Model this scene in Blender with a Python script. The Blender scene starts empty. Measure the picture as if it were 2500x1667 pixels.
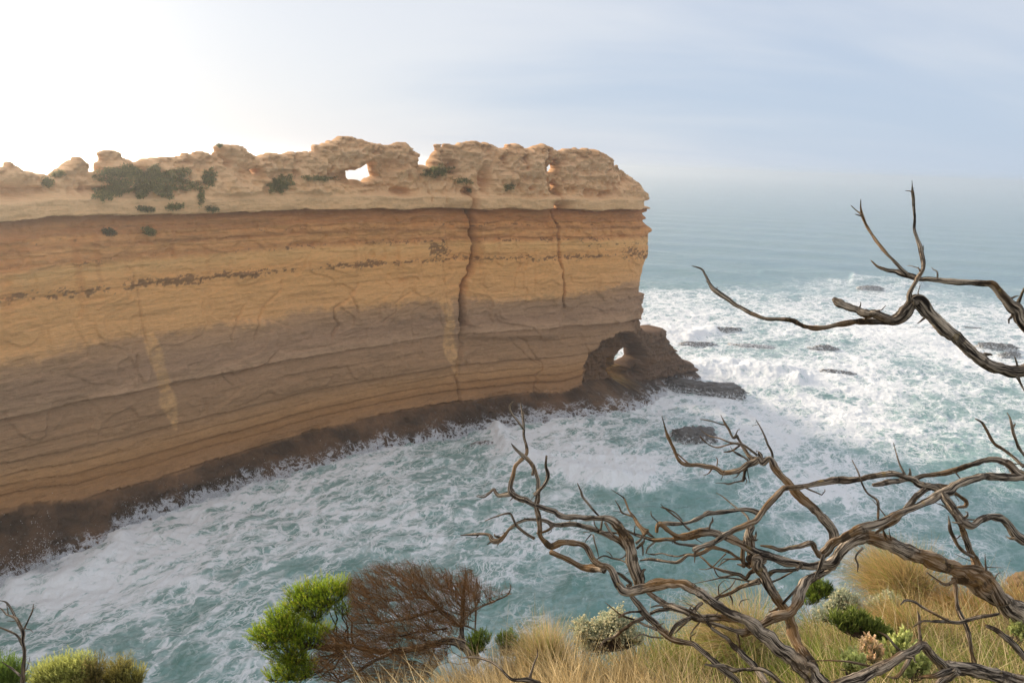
import bpy, math, random
import numpy as np
from mathutils import Matrix, Vector

random.seed(7)
RNG = np.random.default_rng(11)
SC = bpy.context.scene
COL = SC.collection

# ------------------------------------------------------------------ camera
CAM_H = 46.0                                   # metres above the sea
PITCH, ROLL, LENS = math.radians(13.6), math.radians(2.13), 26.0
PW, PH = 2500.0, 1667.0
FPX = LENS / 36.0 * PW
_f = np.array([0, math.cos(PITCH), -math.sin(PITCH)])
_r0 = np.array([1.0, 0, 0]); _u0 = np.cross(_r0, _f)
_r = math.cos(ROLL) * _r0 + math.sin(ROLL) * _u0
_u = -math.sin(ROLL) * _r0 + math.cos(ROLL) * _u0
CC = np.array([0, 0, CAM_H])
cam_d = bpy.data.cameras.new('camera'); cam = bpy.data.objects.new('camera', cam_d); COL.objects.link(cam)
cam_d.lens = LENS; cam_d.sensor_width = 36.0; cam_d.clip_start = 0.1; cam_d.clip_end = 90000
cam.matrix_world = Matrix(((_r[0], _u[0], -_f[0], 0), (_r[1], _u[1], -_f[1], 0), (_r[2], _u[2], -_f[2], CAM_H), (0, 0, 0, 1)))
SC.camera = cam
SC.render.resolution_x, SC.render.resolution_y = 1024, 682

# ------------------------------------------------------------------ light and sky
SUN_EL, SUN_AZ = math.radians(17.0), math.radians(-48.0)      # azimuth from +Y, west negative
SUN = Vector((math.sin(SUN_AZ) * math.cos(SUN_EL), math.cos(SUN_AZ) * math.cos(SUN_EL), math.sin(SUN_EL)))
sl = bpy.data.lights.new('sun', 'SUN'); so = bpy.data.objects.new('sun', sl); COL.objects.link(so)
sl.energy = 5.0; sl.angle = math.radians(11.0); sl.color = (1.0, 0.83, 0.62)
so.rotation_euler = SUN.to_track_quat('Z', 'Y').to_euler()
SC.view_settings.view_transform = 'Standard'; SC.view_settings.look = 'None'
SC.view_settings.exposure = 0.42; SC.view_settings.gamma = 1.0

def N(nt, typ, **kw):
    n = nt.nodes.new(typ)
    ins = kw.pop('ins', None)
    for k, v in kw.items(): setattr(n, k, v)
    if ins:
        for k, v in ins.items():
            s = n.inputs[k]
            if isinstance(v, bpy.types.NodeSocket): nt.links.new(v, s)
            else: s.default_value = v
    return n
def MATH(nt, op, a, b=0.0, c=None, clamp=False):
    d = {0: a, 1: b}
    if c is not None: d[2] = c
    return N(nt, 'ShaderNodeMath', operation=op, use_clamp=clamp, ins=d).outputs[0]
def VM(nt, op, a, b=None, s=None):
    n = N(nt, 'ShaderNodeVectorMath', operation=op)
    for k, v in ((0, a), (1, b)):
        if v is None: continue
        if isinstance(v, bpy.types.NodeSocket): nt.links.new(v, n.inputs[k])
        else: n.inputs[k].default_value = v
    if s is not None:
        if isinstance(s, bpy.types.NodeSocket): nt.links.new(s, n.inputs['Scale'])
        else: n.inputs['Scale'].default_value = s
    return n
def MIX(nt, f, a, b, blend='MIX'):
    n = N(nt, 'ShaderNodeMix', data_type='RGBA', blend_type=blend)
    for k, v in ((0, f), (6, a), (7, b)):
        if isinstance(v, bpy.types.NodeSocket): nt.links.new(v, n.inputs[k])
        else: n.inputs[k].default_value = (tuple(v) + (1,) if k and len(v) == 3 else v)
    return n.outputs[2]
def RAMP(nt, f, lo, hi, a=0.0, b=1.0, mode='SMOOTHSTEP'):
    return N(nt, 'ShaderNodeMapRange', interpolation_type=mode, ins={0: f, 1: lo, 2: hi, 3: a, 4: b}).outputs[0]
def NOISE(nt, vec, scale, detail=4, rough=0.55, dist=0.0):
    return N(nt, 'ShaderNodeTexNoise', ins={'Vector': vec, 'Scale': scale, 'Detail': detail, 'Roughness': rough, 'Distortion': dist}).outputs[0]
def MAPV(nt, vec, sc=(1, 1, 1), rot=(0, 0, 0), loc=(0, 0, 0)):
    return N(nt, 'ShaderNodeMapping', ins={0: vec, 1: loc, 2: rot, 3: sc}).outputs[0]

world = bpy.data.worlds.new('World'); SC.world = world; world.use_nodes = True
nt = world.node_tree; nt.nodes.clear()
sky = N(nt, 'ShaderNodeTexSky', sky_type='NISHITA', sun_disc=False, sun_elevation=SUN_EL, sun_rotation=SUN_AZ, altitude=50, air_density=1.0, dust_density=2.0, ozone_density=1.5)
tc = N(nt, 'ShaderNodeTexCoord').outputs['Generated']
sep = N(nt, 'ShaderNodeSeparateXYZ', ins={0: tc})
zz = sep.outputs[2]
ds = VM(nt, 'DOT_PRODUCT', tc, tuple(SUN)).outputs['Value']
dpos = MATH(nt, 'MAXIMUM', ds, 0.0)
g1 = MATH(nt, 'POWER', dpos, 6.0); g2 = MATH(nt, 'POWER', dpos, 28.0)
den = MATH(nt, 'ADD', MATH(nt, 'MAXIMUM', zz, 0.0), 0.32)
cx = MATH(nt, 'DIVIDE', sep.outputs[0], den); cy = MATH(nt, 'DIVIDE', sep.outputs[1], den)
cv = N(nt, 'ShaderNodeCombineXYZ', ins={0: cx, 1: cy, 2: 0.0}).outputs[0]
cvm = MAPV(nt, cv, sc=(0.55, 1.5, 1), rot=(0, 0, 0.22), loc=(3.1, 0.4, 0))
cn1 = NOISE(nt, cvm, 0.9, 5, 0.5, 0.35)
cn2 = NOISE(nt, MAPV(nt, cv, sc=(0.8, 3.4, 1), rot=(0, 0, 0.12)), 2.6, 5, 0.6, 0.5)
cl = MATH(nt, 'ADD', MATH(nt, 'MULTIPLY', cn1, 0.91), MATH(nt, 'MULTIPLY', cn2, 0.09))
side = MATH(nt, 'MULTIPLY', sep.outputs[0], -0.30)
elv = MATH(nt, 'ABSOLUTE', MATH(nt, 'SUBTRACT', zz, 0.13))
cov = RAMP(nt, MATH(nt, 'ADD', MATH(nt, 'ADD', cl, side), MATH(nt, 'MULTIPLY', elv, -0.35)), 0.16, 0.58)
white = MIX(nt, RAMP(nt, zz, 0.0, 0.5), (0.635, 0.665, 0.715), (0.57, 0.605, 0.68))
blue = MIX(nt, RAMP(nt, zz, 0.0, 0.35), (0.44, 0.53, 0.655), (0.37, 0.45, 0.60))
ccol = MIX(nt, cov, blue, white)
glow = MATH(nt, 'ADD', MATH(nt, 'MULTIPLY', g1, 0.06), MATH(nt, 'MULTIPLY', g2, 0.42))
ccol = MIX(nt, 1.0, ccol, N(nt, 'ShaderNodeCombineXYZ', ins={0: glow, 1: MATH(nt, 'MULTIPLY', glow, 0.97), 2: MATH(nt, 'MULTIPLY', glow, 0.9)}).outputs[0], 'ADD')
back = RAMP(nt, MATH(nt, 'SUBTRACT', zz, sep.outputs[1]), -0.35, 0.75)          # unseen sky overhead and behind the viewer, brightened as fill for the shaded cliff
ccol = MIX(nt, back, ccol, (0.70, 0.70, 0.72))
bg1 = N(nt, 'ShaderNodeBackground', ins={0: sky.outputs[0], 1: 0.06})
bg2 = N(nt, 'ShaderNodeBackground', ins={0: ccol, 1: 1.0})
mx = N(nt, 'ShaderNodeMixShader', ins={0: 0.85, 1: bg1.outputs[0], 2: bg2.outputs[0]})
out = N(nt, 'ShaderNodeOutputWorld', ins={0: mx.outputs[0]})

# ------------------------------------------------------------------ helpers
def rays(x, y):
    x = np.asarray(x, float); y = np.asarray(y, float)
    return _f + np.multiply.outer((x - PW / 2) / FPX, _r) - np.multiply.outer((y - PH / 2) / FPX, _u)
def at(x, y, depth):                            # photo pixel + distance along the view axis -> point in the world
    return CC + rays(x, y) * np.asarray(depth)[..., None]
def on_sea(x, y, z=0.0):
    d = rays(x, y); return CC + d * ((z - CAM_H) / d[..., 2])[..., None]
def proj(P):
    q = P - CC; w = np.maximum(q @ _f, 0.01)
    return PW / 2 + FPX * (q @ _r) / w, PH / 2 - FPX * (q @ _u) / w, w
V = 1 / 0.9408                                  # overview units
def crop(ox, oy, k): return lambda L: np.array([(ox + p[0] / k, oy + p[1] / k) + tuple(q / k for q in p[2:3]) for p in L], float)
cV = crop(0, 0, 0.9408)
c1, c2, c3, c4 = crop(0, 300, 2.94), crop(800, 300, 2.94), crop(0, 833, 2.94), crop(1000, 700, 2.94)
c5, c6, c7, c8 = crop(1600, 400, 2.6133), crop(1100, 950, 3.357), crop(1700, 950, 2.94), crop(1700, 1200, 2.94)
k1, k2, k3, k4 = crop(2100, 900, 3.92), crop(1500, 1000, 5.8725), crop(1400, 1200, 4.704), crop(1500, 1350, 4.704)
m1, m2, m3 = crop(550, 1330, 3.136), crop(1050, 1250, 3.136), crop(0, 1333, 4.694)

def _h(ix, iy, iz, s):
    n = (ix * 374761393 + iy * 668265263 + iz * 2147483647 % 1000003 * 1274126177 + s * 362437) & 0xffffffff
    n = ((n ^ (n >> 13)) * 1274126177) & 0xffffffff
    n = ((n ^ (n >> 16)) * 2246822519) & 0xffffffff
    return ((n ^ (n >> 15)) & 0xffffff) / float(0xffffff)
def vn(x, y, z=0.0, s=0):
    x, y, z = np.broadcast_arrays(np.asarray(x, float), np.asarray(y, float), np.asarray(z, float))
    ix, iy, iz = np.floor(x).astype(np.int64), np.floor(y).astype(np.int64), np.floor(z).astype(np.int64)
    fx, fy, fz = x - ix, y - iy, z - iz
    fx = fx * fx * fx * (fx * (fx * 6 - 15) + 10); fy = fy * fy * fy * (fy * (fy * 6 - 15) + 10); fz = fz * fz * (3 - 2 * fz)
    r = 0
    for a in (0, 1):
        for b in (0, 1):
            for c in (0, 1):
                w = (fx if a else 1 - fx) * (fy if b else 1 - fy) * (fz if c else 1 - fz)
                r = r + w * _h(ix + a, iy + b, iz + c, s)
    return r * 2 - 1
def fbm(x, y, z=0.0, o=4, s=0, g=0.5, ridge=False):
    r = 0; a = 1; t = 0; k = 1.0
    for i in range(o):
        v = vn(x * k + i * 17.3, y * k + i * 5.1, z * k + i * 9.7, s + i)
        r = r + a * ((1 - 2 * np.abs(v)) if ridge else v); t += a; a *= g; k *= 2.03
    return r / t
def ss(x, a, b):
    t = np.clip((x - a) / (b - a), 0, 1); return t * t * (3 - 2 * t)
def seg_dist(x, y, L, closed=False, width=False):
    best = np.full(x.shape, 1e9); ww = np.zeros(x.shape)
    n = len(L); side = np.zeros(x.shape)
    for i in range(n if closed else n - 1):
        a, b = L[i], L[(i + 1) % n]
        dx, dy = b[0] - a[0], b[1] - a[1]; q = max(dx * dx + dy * dy, 1e-9)
        t = np.clip(((x - a[0]) * dx + (y - a[1]) * dy) / q, 0, 1)
        d = np.hypot(x - a[0] - t * dx, y - a[1] - t * dy); m = d < best
        best = np.where(m, d, best)
        side = np.where(m, np.sign((x - a[0]) * dy - (y - a[1]) * dx), side)
        if width: ww = np.where(m, a[2] + t * (b[2] - a[2]), ww)
    return (best, ww) if width else (best, side)
def inside(x, y, L):
    r = np.zeros(x.shape, bool); n = len(L)
    for i in range(n):
        x1, y1 = L[i][:2]; x2, y2 = L[(i + 1) % n][:2]
        if y1 == y2: continue
        r ^= ((y1 > y) != (y2 > y)) & (x < (x2 - x1) * (y - y1) / (y2 - y1) + x1)
    return r
def sdf(x, y, L):
    d, _ = seg_dist(x, y, L, True); return np.where(inside(x, y, L), d, -d)

def mesh_obj(name, verts, faces, mat, parent=None, col=None, uv=None, attrs=None, smooth=True, loc=None):
    me = bpy.data.meshes.new(name)
    verts = np.ascontiguousarray(verts, dtype=np.float32)
    if loc is not None: verts = verts - np.asarray(loc, np.float32)
    faces = np.asarray(faces, np.int32); k = faces.shape[1]
    me.vertices.add(len(verts)); me.vertices.foreach_set('co', verts.ravel())
    me.loops.add(faces.size); me.loops.foreach_set('vertex_index', faces.ravel())
    me.polygons.add(len(faces)); me.polygons.foreach_set('loop_start', np.arange(0, faces.size, k, dtype=np.int32))
    me.update(calc_edges=True)
    if smooth: me.polygons.foreach_set('use_smooth', np.ones(len(faces), bool))
    if col is not None:
        a = me.color_attributes.new('Col', 'FLOAT_COLOR', 'POINT')
        c4_ = np.ones((len(verts), 4), np.float32); c4_[:, :3] = col; a.data.foreach_set('color', c4_.ravel())
    for k_, v_ in (attrs or {}).items():
        a = me.attributes.new(k_, 'FLOAT', 'POINT'); a.data.foreach_set('value', np.asarray(v_, np.float32).ravel())
    if uv is not None:
        l = me.uv_layers.new(name='UVMap'); l.data.foreach_set('uv', np.asarray(uv, np.float32)[faces.ravel()].ravel())
    me.validate()
    o = bpy.data.objects.new(name, me); COL.objects.link(o)
    if mat: me.materials.append(mat)
    if loc is not None and parent is None: o.location = loc
    if parent is not None: o.parent = parent
    return o
def tag(o, label=None, cat=None, group=None, kind=None):
    if label: o['label'] = label
    if cat: o['category'] = cat
    if group: o['group'] = group
    if kind: o['kind'] = kind
    return o
def empty(name, loc):
    o = bpy.data.objects.new(name, None); COL.objects.link(o); o.location = loc; o.empty_display_size = 0.2; return o
def newmat(name):
    m = bpy.data.materials.new(name); m.use_nodes = True; m.node_tree.nodes.clear(); return m, m.node_tree
def finish(nt, shader, disp=None):
    N(nt, 'ShaderNodeOutputMaterial', ins={0: shader})
# ------------------------------------------------------------------ the cliff: a long thin headland of limestone
def smooth_curve(pts, step, sig):
    pts = np.array(pts, float); d = np.r_[0, np.cumsum(np.hypot(*np.diff(pts, axis=0).T))]
    t = np.arange(0, d[-1], 0.5); P = np.stack([np.interp(t, d, pts[:, 0]), np.interp(t, d, pts[:, 1])], 1)
    k = np.exp(-0.5 * (np.arange(-40, 41) * 0.5 / sig) ** 2); k /= k.sum()
    Q = np.pad(P, ((40, 40), (0, 0)), mode='reflect', reflect_type='odd')
    P = np.stack([np.convolve(Q[:, i], k, 'valid') for i in (0, 1)], 1)
    d = np.r_[0, np.cumsum(np.hypot(*np.diff(P, axis=0).T))]
    t = np.arange(0, d[-1], step); return t, np.stack([np.interp(t, d, P[:, 0]), np.interp(t, d, P[:, 1])], 1)
SHEET = [(-100, 20), (-57, 72), (-31, 106), (-5, 127), (14, 137), (23, 140.5), (29, 145), (37, 152), (52, 163)]
DS, DZ = 0.145, 0.145
sv, sxy = smooth_curve(SHEET, DS, 5.0)
tan = np.gradient(sxy, axis=0); tan /= np.hypot(tan[:, 0], tan[:, 1])[:, None]
nrm = np.stack([-tan[:, 1], tan[:, 0]], 1)       # away from the viewer
sxy = sxy + nrm * 4.0
zv = np.arange(-1.2, 51.0, DZ)
NS, NZ = len(sv), len(zv)
S, Z = np.meshgrid(sv, zv, indexing='ij')
BX, BY = sxy[:, 0][:, None] + 0 * Z, sxy[:, 1][:, None] + 0 * Z
NX, NY = nrm[:, 0][:, None] + 0 * Z, nrm[:, 1][:, None] + 0 * Z
# waterline traced on the sea gives the width of the foot
wl = on_sea(*cV([(0, 1345), (100, 1325), (200, 1290), (290, 1215), (370, 1180), (560, 1125), (740, 1075), (900, 1030), (1130, 990), (1250, 965), (1400, 958), (1470, 935), (1560, 900), (1650, 905)]).T[:2])[:, :2]
def to_sheet(p):
    i = np.argmin(((sxy - p) ** 2).sum(1)); return sv[i], float((p - sxy[i]) @ -nrm[i])
q = np.array([to_sheet(p) for p in wl]); o_ = np.argsort(q[:, 0])
foot = np.interp(sv, q[o_, 0], q[o_, 1]); foot = np.convolve(np.pad(foot, 20, mode='edge'), np.ones(41) / 41, 'valid')
foot = np.clip(foot, 2.0, 7.5)
FOOT = foot[:, None] + 0 * Z
BASE_T = np.interp(sv, [sv[0], 90, 110, 140, 165, 190], [7.0, 6.6, 6.0, 5.2, 4.5, 4.0])[:, None] + 0 * Z
sky_l = np.vstack([np.array([(-900, 420), (-500, 418), (-250, 400), (-80, 405)], float), c1([(0, 310), (40, 312), (42, 285), (60, 290), (110, 318), (150, 345), (210, 350), (280, 352), (325, 372), (345, 375), (385, 355), (420, 330), (490, 285), (495, 268), (520, 262), (530, 238), (560, 240), (595, 262), (600, 280), (620, 300), (635, 340), (650, 345), (685, 335), (690, 305), (668, 290), (690, 282), (715, 265), (705, 228), (730, 205), (765, 193), (810, 198), (860, 212), (885, 240), (905, 275), (920, 262), (940, 285), (960, 290), (1030, 255), (1150, 240), (1240, 243), (1320, 238), (1315, 222), (1370, 218), (1440, 200), (1480, 205), (1500, 228), (1535, 235), (1545, 205), (1540, 170), (1575, 150), (1620, 150), (1690, 160), (1735, 180), (1765, 215), (1800, 235), (1840, 235), (1890, 215), (1950, 218), (2060, 212), (2130, 210), (2190, 200), (2240, 205), (2235, 165), (2290, 150), (2345, 142)]),
  c2([(0, 130), (30, 125), (70, 92), (130, 92), (190, 105), (220, 125), (250, 125), (300, 145), (360, 150), (420, 155), (450, 150), (500, 135), (540, 130), (570, 165), (600, 195), (625, 235), (605, 260), (625, 300), (650, 300), (690, 320), (715, 310), (710, 275), (745, 235), (770, 195), (760, 155), (800, 150), (850, 135), (900, 150), (960, 140), (1050, 130), (1120, 140), (1180, 155), (1220, 180), (1270, 175), (1275, 150), (1340, 150), (1390, 180), (1430, 180), (1480, 155), (1540, 155), (1600, 180), (1625, 205), (1680, 185), (1740, 175), (1800, 190), (1860, 182), (1930, 205), (2000, 230), (2045, 270), (2050, 300), (2090, 320), (2150, 370), (2210, 430), (2225, 465), (2255, 490), (2270, 520), (2270, 550), (2235, 565), (2240, 590), (2285, 600), (2275, 640), (2245, 650), (2270, 670), (2275, 690), (2240, 700), (2280, 740), (2285, 780), (2260, 800), (2262, 870), (2260, 960), (2250, 975), (2235, 990), (2215, 1060), (2205, 1150), (2200, 1250), (2190, 1350), (2190, 1440)]),
  c4([(1598, 200), (1610, 270), (1640, 305), (1690, 300), (1740, 285), (1765, 280), (1780, 330), (1800, 380), (1840, 430), (1870, 480), (1910, 510), (1950, 515), (1975, 560), (1990, 640), (2030, 700), (2050, 1100)]), np.array([(1800, 2600), (-2500, 2600), (-2500, 420)], float)])
holes = [c2([(135, 350), (165, 345), (205, 325), (240, 300), (262, 285), (295, 300), (305, 335), (312, 385), (270, 400), (250, 420), (200, 412), (180, 402), (155, 422), (138, 410)]),
         c2([(1588, 262), (1612, 268), (1600, 300), (1600, 345), (1588, 352), (1565, 340), (1565, 308), (1590, 298)]), c2([(1592, 432), (1606, 450), (1596, 482), (1582, 480), (1584, 450)]),
         c2([(1602, 588), (1638, 588), (1632, 610), (1606, 612)]), c2([(798, 162), (822, 158), (814, 188), (794, 186)]), c1([(1775, 338), (1808, 338), (1808, 368), (1780, 372)]),
         c4([(1575, 425), (1528, 438), (1490, 470), (1468, 525), (1474, 575), (1520, 566), (1562, 545), (1600, 505), (1592, 445)])]
MX, MY = BX + NX * (3.5 - FOOT * 0), BY + NY * 3.5
px, py, pw = proj(np.stack([MX, MY, Z], -1).reshape(-1, 3)); px = px.reshape(S.shape); py = py.reshape(S.shape); pw = pw.reshape(S.shape)
mpp = pw / FPX                                   # metres per photo pixel
jit = fbm(S * 1.1, Z * 1.3, 0, 4, 5, 0.6) * 0.42
D = sdf(px, py, sky_l) * mpp
for i, h in enumerate(holes):
    dh = -sdf(px, py, h) * mpp
    D = np.minimum(D, dh)
D = np.where(Z > 39.5, D + jit, D + jit * 0.45)
MASK = D > 0
# front relief, metres towards the viewer, measured at the front face
fx, fy, fw = proj(np.stack([BX, BY, Z], -1).reshape(-1, 3)); fx = fx.reshape(S.shape); fy = fy.reshape(S.shape)
l4 = cV([(-300, 1230), (0, 1171), (112, 1150), (198, 1162), (230, 1139), (339, 1118), (384, 1104), (490, 1065), (525, 1059), (608, 1036), (752, 992), (941, 943), (1053, 929), (1165, 921), (1222, 911), (1318, 915), (1345, 890), (1700, 880)])
zb = np.full(NS, 5.5)
for _it in range(3):
    gg = np.clip(1 - Z / (zb[:, None] * 1.08), 0, 1) ** 1.15; off_ = FOOT * gg + 0.6
    bx_, by_, _w = proj(np.stack([BX - NX * off_, BY - NY * off_, Z], -1).reshape(-1, 3)); bx_ = bx_.reshape(S.shape); by_ = by_.reshape(S.shape)
    below = by_ > np.interp(bx_, l4[:, 0], l4[:, 1]); cnt = (below & (Z < 12) & (Z > 0)).sum(1) * DZ
    zb = 0.5 * zb + 0.5 * np.clip(np.convolve(np.pad(cnt, 12, mode='edge'), np.ones(25) / 25, 'valid'), 1.6, 7.5)
ZBc = zb[:, None] + 0 * Z
Zw = np.where(Z < ZBc, Z * 5.7 / ZBc, np.where(Z < 13, 5.7 + (Z - ZBc) * (13 - 5.7) / (13 - ZBc), Z))
print('base top', zb[::60].round(1))
und = fbm(S * 0.02, Z * 0.02, 1.0, 2, 3) * 0.5 + (fbm(S * 0.09, 0, 0, 2, 8) * 0.25)
ZS = Zw + und * ss(Z, 2, 20) + 0.38 * fbm(S * 0.2, 0, 2, 5, 9, 0.65) * ss(Z, 30, 37)            # bedding height
def ledge(c, amp, up=0.12, dn=1.2):              # sharp overhang: out above c, recess below fading down
    return amp * (-np.exp(-np.clip(c - ZS, 0, 99) / dn) * (ZS < c) + 0.0)
R = np.zeros(S.shape)
R += 0.5 * fbm(S * 0.5, Z * 0.9, 3, 5, 13, 0.6) * ss(ZS, 37.9, 38.2) * (1 - ss(ZS, 40, 41))
R += 0.55 * ss(ZS, 37.95, 38.15) * (1 - ss(ZS, 39.9, 40.4))
R += ledge(38.05, 1.8, dn=1.7)
for c, a, dn in [(36.6, .3, .4), (35.7, .45, .6), (34.6, .4, .7), (33.9, .25, .3), (33.0, .35, .6), (31.6, .22, .4), (29.2, .22, .5), (26.5, .1, .5), (15.6, .95, 1.8), (13.2, .22, .8), (12.0, .2, .6), (10.6, .6, .6), (9.3, .6, .5), (8.2, .7, .5), (7.2, .6, .5), (5.7, .9, .9)]:
    amp = a * np.clip(0.6 + 1.1 * fbm(S * 0.05, c * 3.0, 0, 3, 31), 0.08, 1.3)
    R += ledge(c, 1.0, dn=dn) * amp
R += 0.14 * fbm(S * 0.25, ZS * 2.2, 0, 4, 12) * ss(Z, 5, 9)
R += 0.55 * fbm(S * 0.055, Z * 0.07, 0, 3, 21) + 0.05 * fbm(S * 2.0, Z * 4.0, 0, 3, 22)
R += -0.30 * ss(vn(S * 0.35, Z * 0.25, 0, 44), 0.35, 0.7) * ss(Z, 10, 14) * (1 - ss(Z, 34, 37)) * 0.6
Rup = ss(Z, 31, 33) * (1 - ss(Z, 38, 38.5)); R += Rup * 0.18 * fbm(S * 0.5, ZS * 5.0, 3, 3, 61)
qs = fbm(S * 0.055 + 0.4 * vn(S * .2, Z * .2, 0, 63), Z * 0.075, 4, 4, 62, 0.5) * 4.5
slab = np.floor(qs) + ss(qs - np.floor(qs), 0.90, 1.0); R += 0.26 * slab * ss(Z, 8, 12) * (1 - ss(Z, 29, 36))
qs = fbm(S * 0.2, Z * 0.45, 7, 3, 64, 0.5) * 4; slab2 = np.floor(qs) + ss(qs - np.floor(qs), 0.8, 1.0); R += 0.10 * slab2 * ss(Z, 6, 9) * (1 - ss(Z, 36, 38))
R += 0.22 * slab2 * ss(Z, 31, 33) * (1 - ss(Z, 37, 38))
# crags above the ledge
cr = ss(ZS, 40.0, 41.0)
n_c = fbm(S * 0.5, Z * 0.5, 5, 3, 59)
crag = -1.3 - (Z - 40) * 0.08 + 1.9 * fbm(S * 0.2, Z * 0.24, 2, 4, 51, 0.6) + 1.2 * fbm(S * 0.55 + 0.8 * n_c, Z * 0.6, 0, 5, 52, 0.62, ridge=True) + 0.5 * fbm(S * 1.7, Z * 1.9, 0, 4, 56, 0.65) + 0.15 * fbm(S * 0.35, Z * 3.0, 0, 3, 53)
caves = ss(vn(S * 0.33, Z * 0.42, 0, 55), 0.25, 0.62); crag -= 1.5 * caves * (1 - ss(Z, 45.5, 47))
rub = ss(vn(S * 0.06 + 3, 0, 0, 57), -0.3, 0.3); crag += rub * 1.3 * (1 - ss(Z, 40.2, 43.4))
crust = ss(-D, -1.5, -0.5) * 0 + (1 - ss(D, 0.6, 1.8)) * ss(Z, 42, 43); crag += crust * 0.8 * fbm(S * 2.2, Z * 2.8, 0, 3, 58, 0.6)
for u_, v_, a_, b_, dd_ in [(1150, 400, 36, 66, 1.6), (955, 362, 30, 14, 1.2), (1455, 472, 22, 14, 1.3), (1640, 440, 34, 22, 1.0), (1272, 255, 14, 28, 1.0), (1285, 295, 14, 10, .8), (545, 250, 14, 12, .9), (380, 215, 60, 12, .7), (1370, 450, 30, 20, .7), (1850, 250, 50, 14, .8), (2060, 440, 50, 30, .8), (1700, 300, 60, 10, .8), (470, 330, 30, 22, .6), (300, 480, 60, 14, -.9)]:
    q_ = c2([(u_, v_)])[0]; crag -= dd_ * np.exp(-(((fx - q_[0]) * 2.94 / a_) ** 2 + ((fy - q_[1]) * 2.94 / b_) ** 2) ** 1.6)
for u_, v_, a_, b_, dd_ in [(1790, 400, 60, 90, 1.0), (1400, 290, 50, 16, 1.2), (2080, 390, 90, 50, -.9), (1700, 300, 40, 26, 1.1), (180, 620, 26, 16, .8), (540, 520, 40, 20, .7), (800, 300, 60, 30, .6), (1450, 330, 60, 26, .7)]:
    q_ = c1([(u_, v_)])[0]; crag -= dd_ * np.exp(-(((fx - q_[0]) * 2.94 / a_) ** 2 + ((fy - q_[1]) * 2.94 / b_) ** 2) ** 1.6)
stepx = np.interp(fy, c2([(0, 150), (0, 220), (0, 330), (0, 430), (0, 480)])[:, 1], 800 + np.array([1262, 1232, 1192, 1182, 1150]) / 2.94)
crag += 1.3 * ss(fx - stepx + 3 * n_j if False else fx - stepx, -2, 4) * (1 - ss(fx, 1345, 1352)) 
R = R * (1 - cr) + cr * crag
# cracks
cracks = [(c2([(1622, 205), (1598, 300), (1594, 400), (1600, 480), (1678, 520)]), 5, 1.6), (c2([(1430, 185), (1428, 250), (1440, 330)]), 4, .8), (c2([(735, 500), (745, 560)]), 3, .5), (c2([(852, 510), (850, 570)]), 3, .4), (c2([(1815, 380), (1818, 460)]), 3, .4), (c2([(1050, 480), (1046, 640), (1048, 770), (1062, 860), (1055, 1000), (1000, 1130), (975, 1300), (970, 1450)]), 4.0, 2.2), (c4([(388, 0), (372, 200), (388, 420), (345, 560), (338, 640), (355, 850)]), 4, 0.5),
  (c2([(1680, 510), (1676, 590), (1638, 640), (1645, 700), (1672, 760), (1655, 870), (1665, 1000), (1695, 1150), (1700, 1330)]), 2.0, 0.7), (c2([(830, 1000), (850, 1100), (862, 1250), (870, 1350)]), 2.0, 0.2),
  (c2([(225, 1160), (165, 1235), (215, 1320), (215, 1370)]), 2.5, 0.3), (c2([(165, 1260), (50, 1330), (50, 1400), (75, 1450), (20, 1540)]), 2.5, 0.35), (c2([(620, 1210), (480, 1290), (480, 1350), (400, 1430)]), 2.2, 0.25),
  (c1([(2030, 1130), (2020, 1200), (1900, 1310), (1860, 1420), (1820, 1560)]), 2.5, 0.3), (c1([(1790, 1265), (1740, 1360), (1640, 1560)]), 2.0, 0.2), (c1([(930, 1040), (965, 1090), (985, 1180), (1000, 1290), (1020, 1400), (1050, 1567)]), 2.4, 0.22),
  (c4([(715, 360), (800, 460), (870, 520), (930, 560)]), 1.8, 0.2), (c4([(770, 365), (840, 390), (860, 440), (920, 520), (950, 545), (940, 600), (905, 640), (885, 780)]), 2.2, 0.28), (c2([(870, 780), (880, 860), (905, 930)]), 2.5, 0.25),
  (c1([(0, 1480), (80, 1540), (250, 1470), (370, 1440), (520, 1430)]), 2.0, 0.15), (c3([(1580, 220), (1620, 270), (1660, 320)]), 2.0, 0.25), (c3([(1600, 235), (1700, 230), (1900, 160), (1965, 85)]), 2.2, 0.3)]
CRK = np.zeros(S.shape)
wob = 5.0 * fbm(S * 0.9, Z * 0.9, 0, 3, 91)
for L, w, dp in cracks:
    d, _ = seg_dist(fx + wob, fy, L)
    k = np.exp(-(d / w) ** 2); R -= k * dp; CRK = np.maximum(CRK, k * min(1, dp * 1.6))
    R += 0.25 * dp * ss(-d, -30, 0) * (fx > np.interp(fy, L[:, 1], L[:, 0]) if L[0, 1] < L[-1, 1] else 0)
# alcove left of the main crack, block to its right proud
alc = ss(sdf(fx, fy, c2([(820, 580), (1040, 570), (1045, 770), (1055, 990), (1000, 1000), (880, 985), (850, 780)])), -4, 14); R -= 0.8 * alc
prow = ss(sdf(fx, fy, c2([(1055, 480), (1640, 520), (1660, 900), (1700, 1300), (1690, 1567), (980, 1567), (980, 1300), (1060, 1000)])), -2, 16); R += 0.8 * prow
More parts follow.
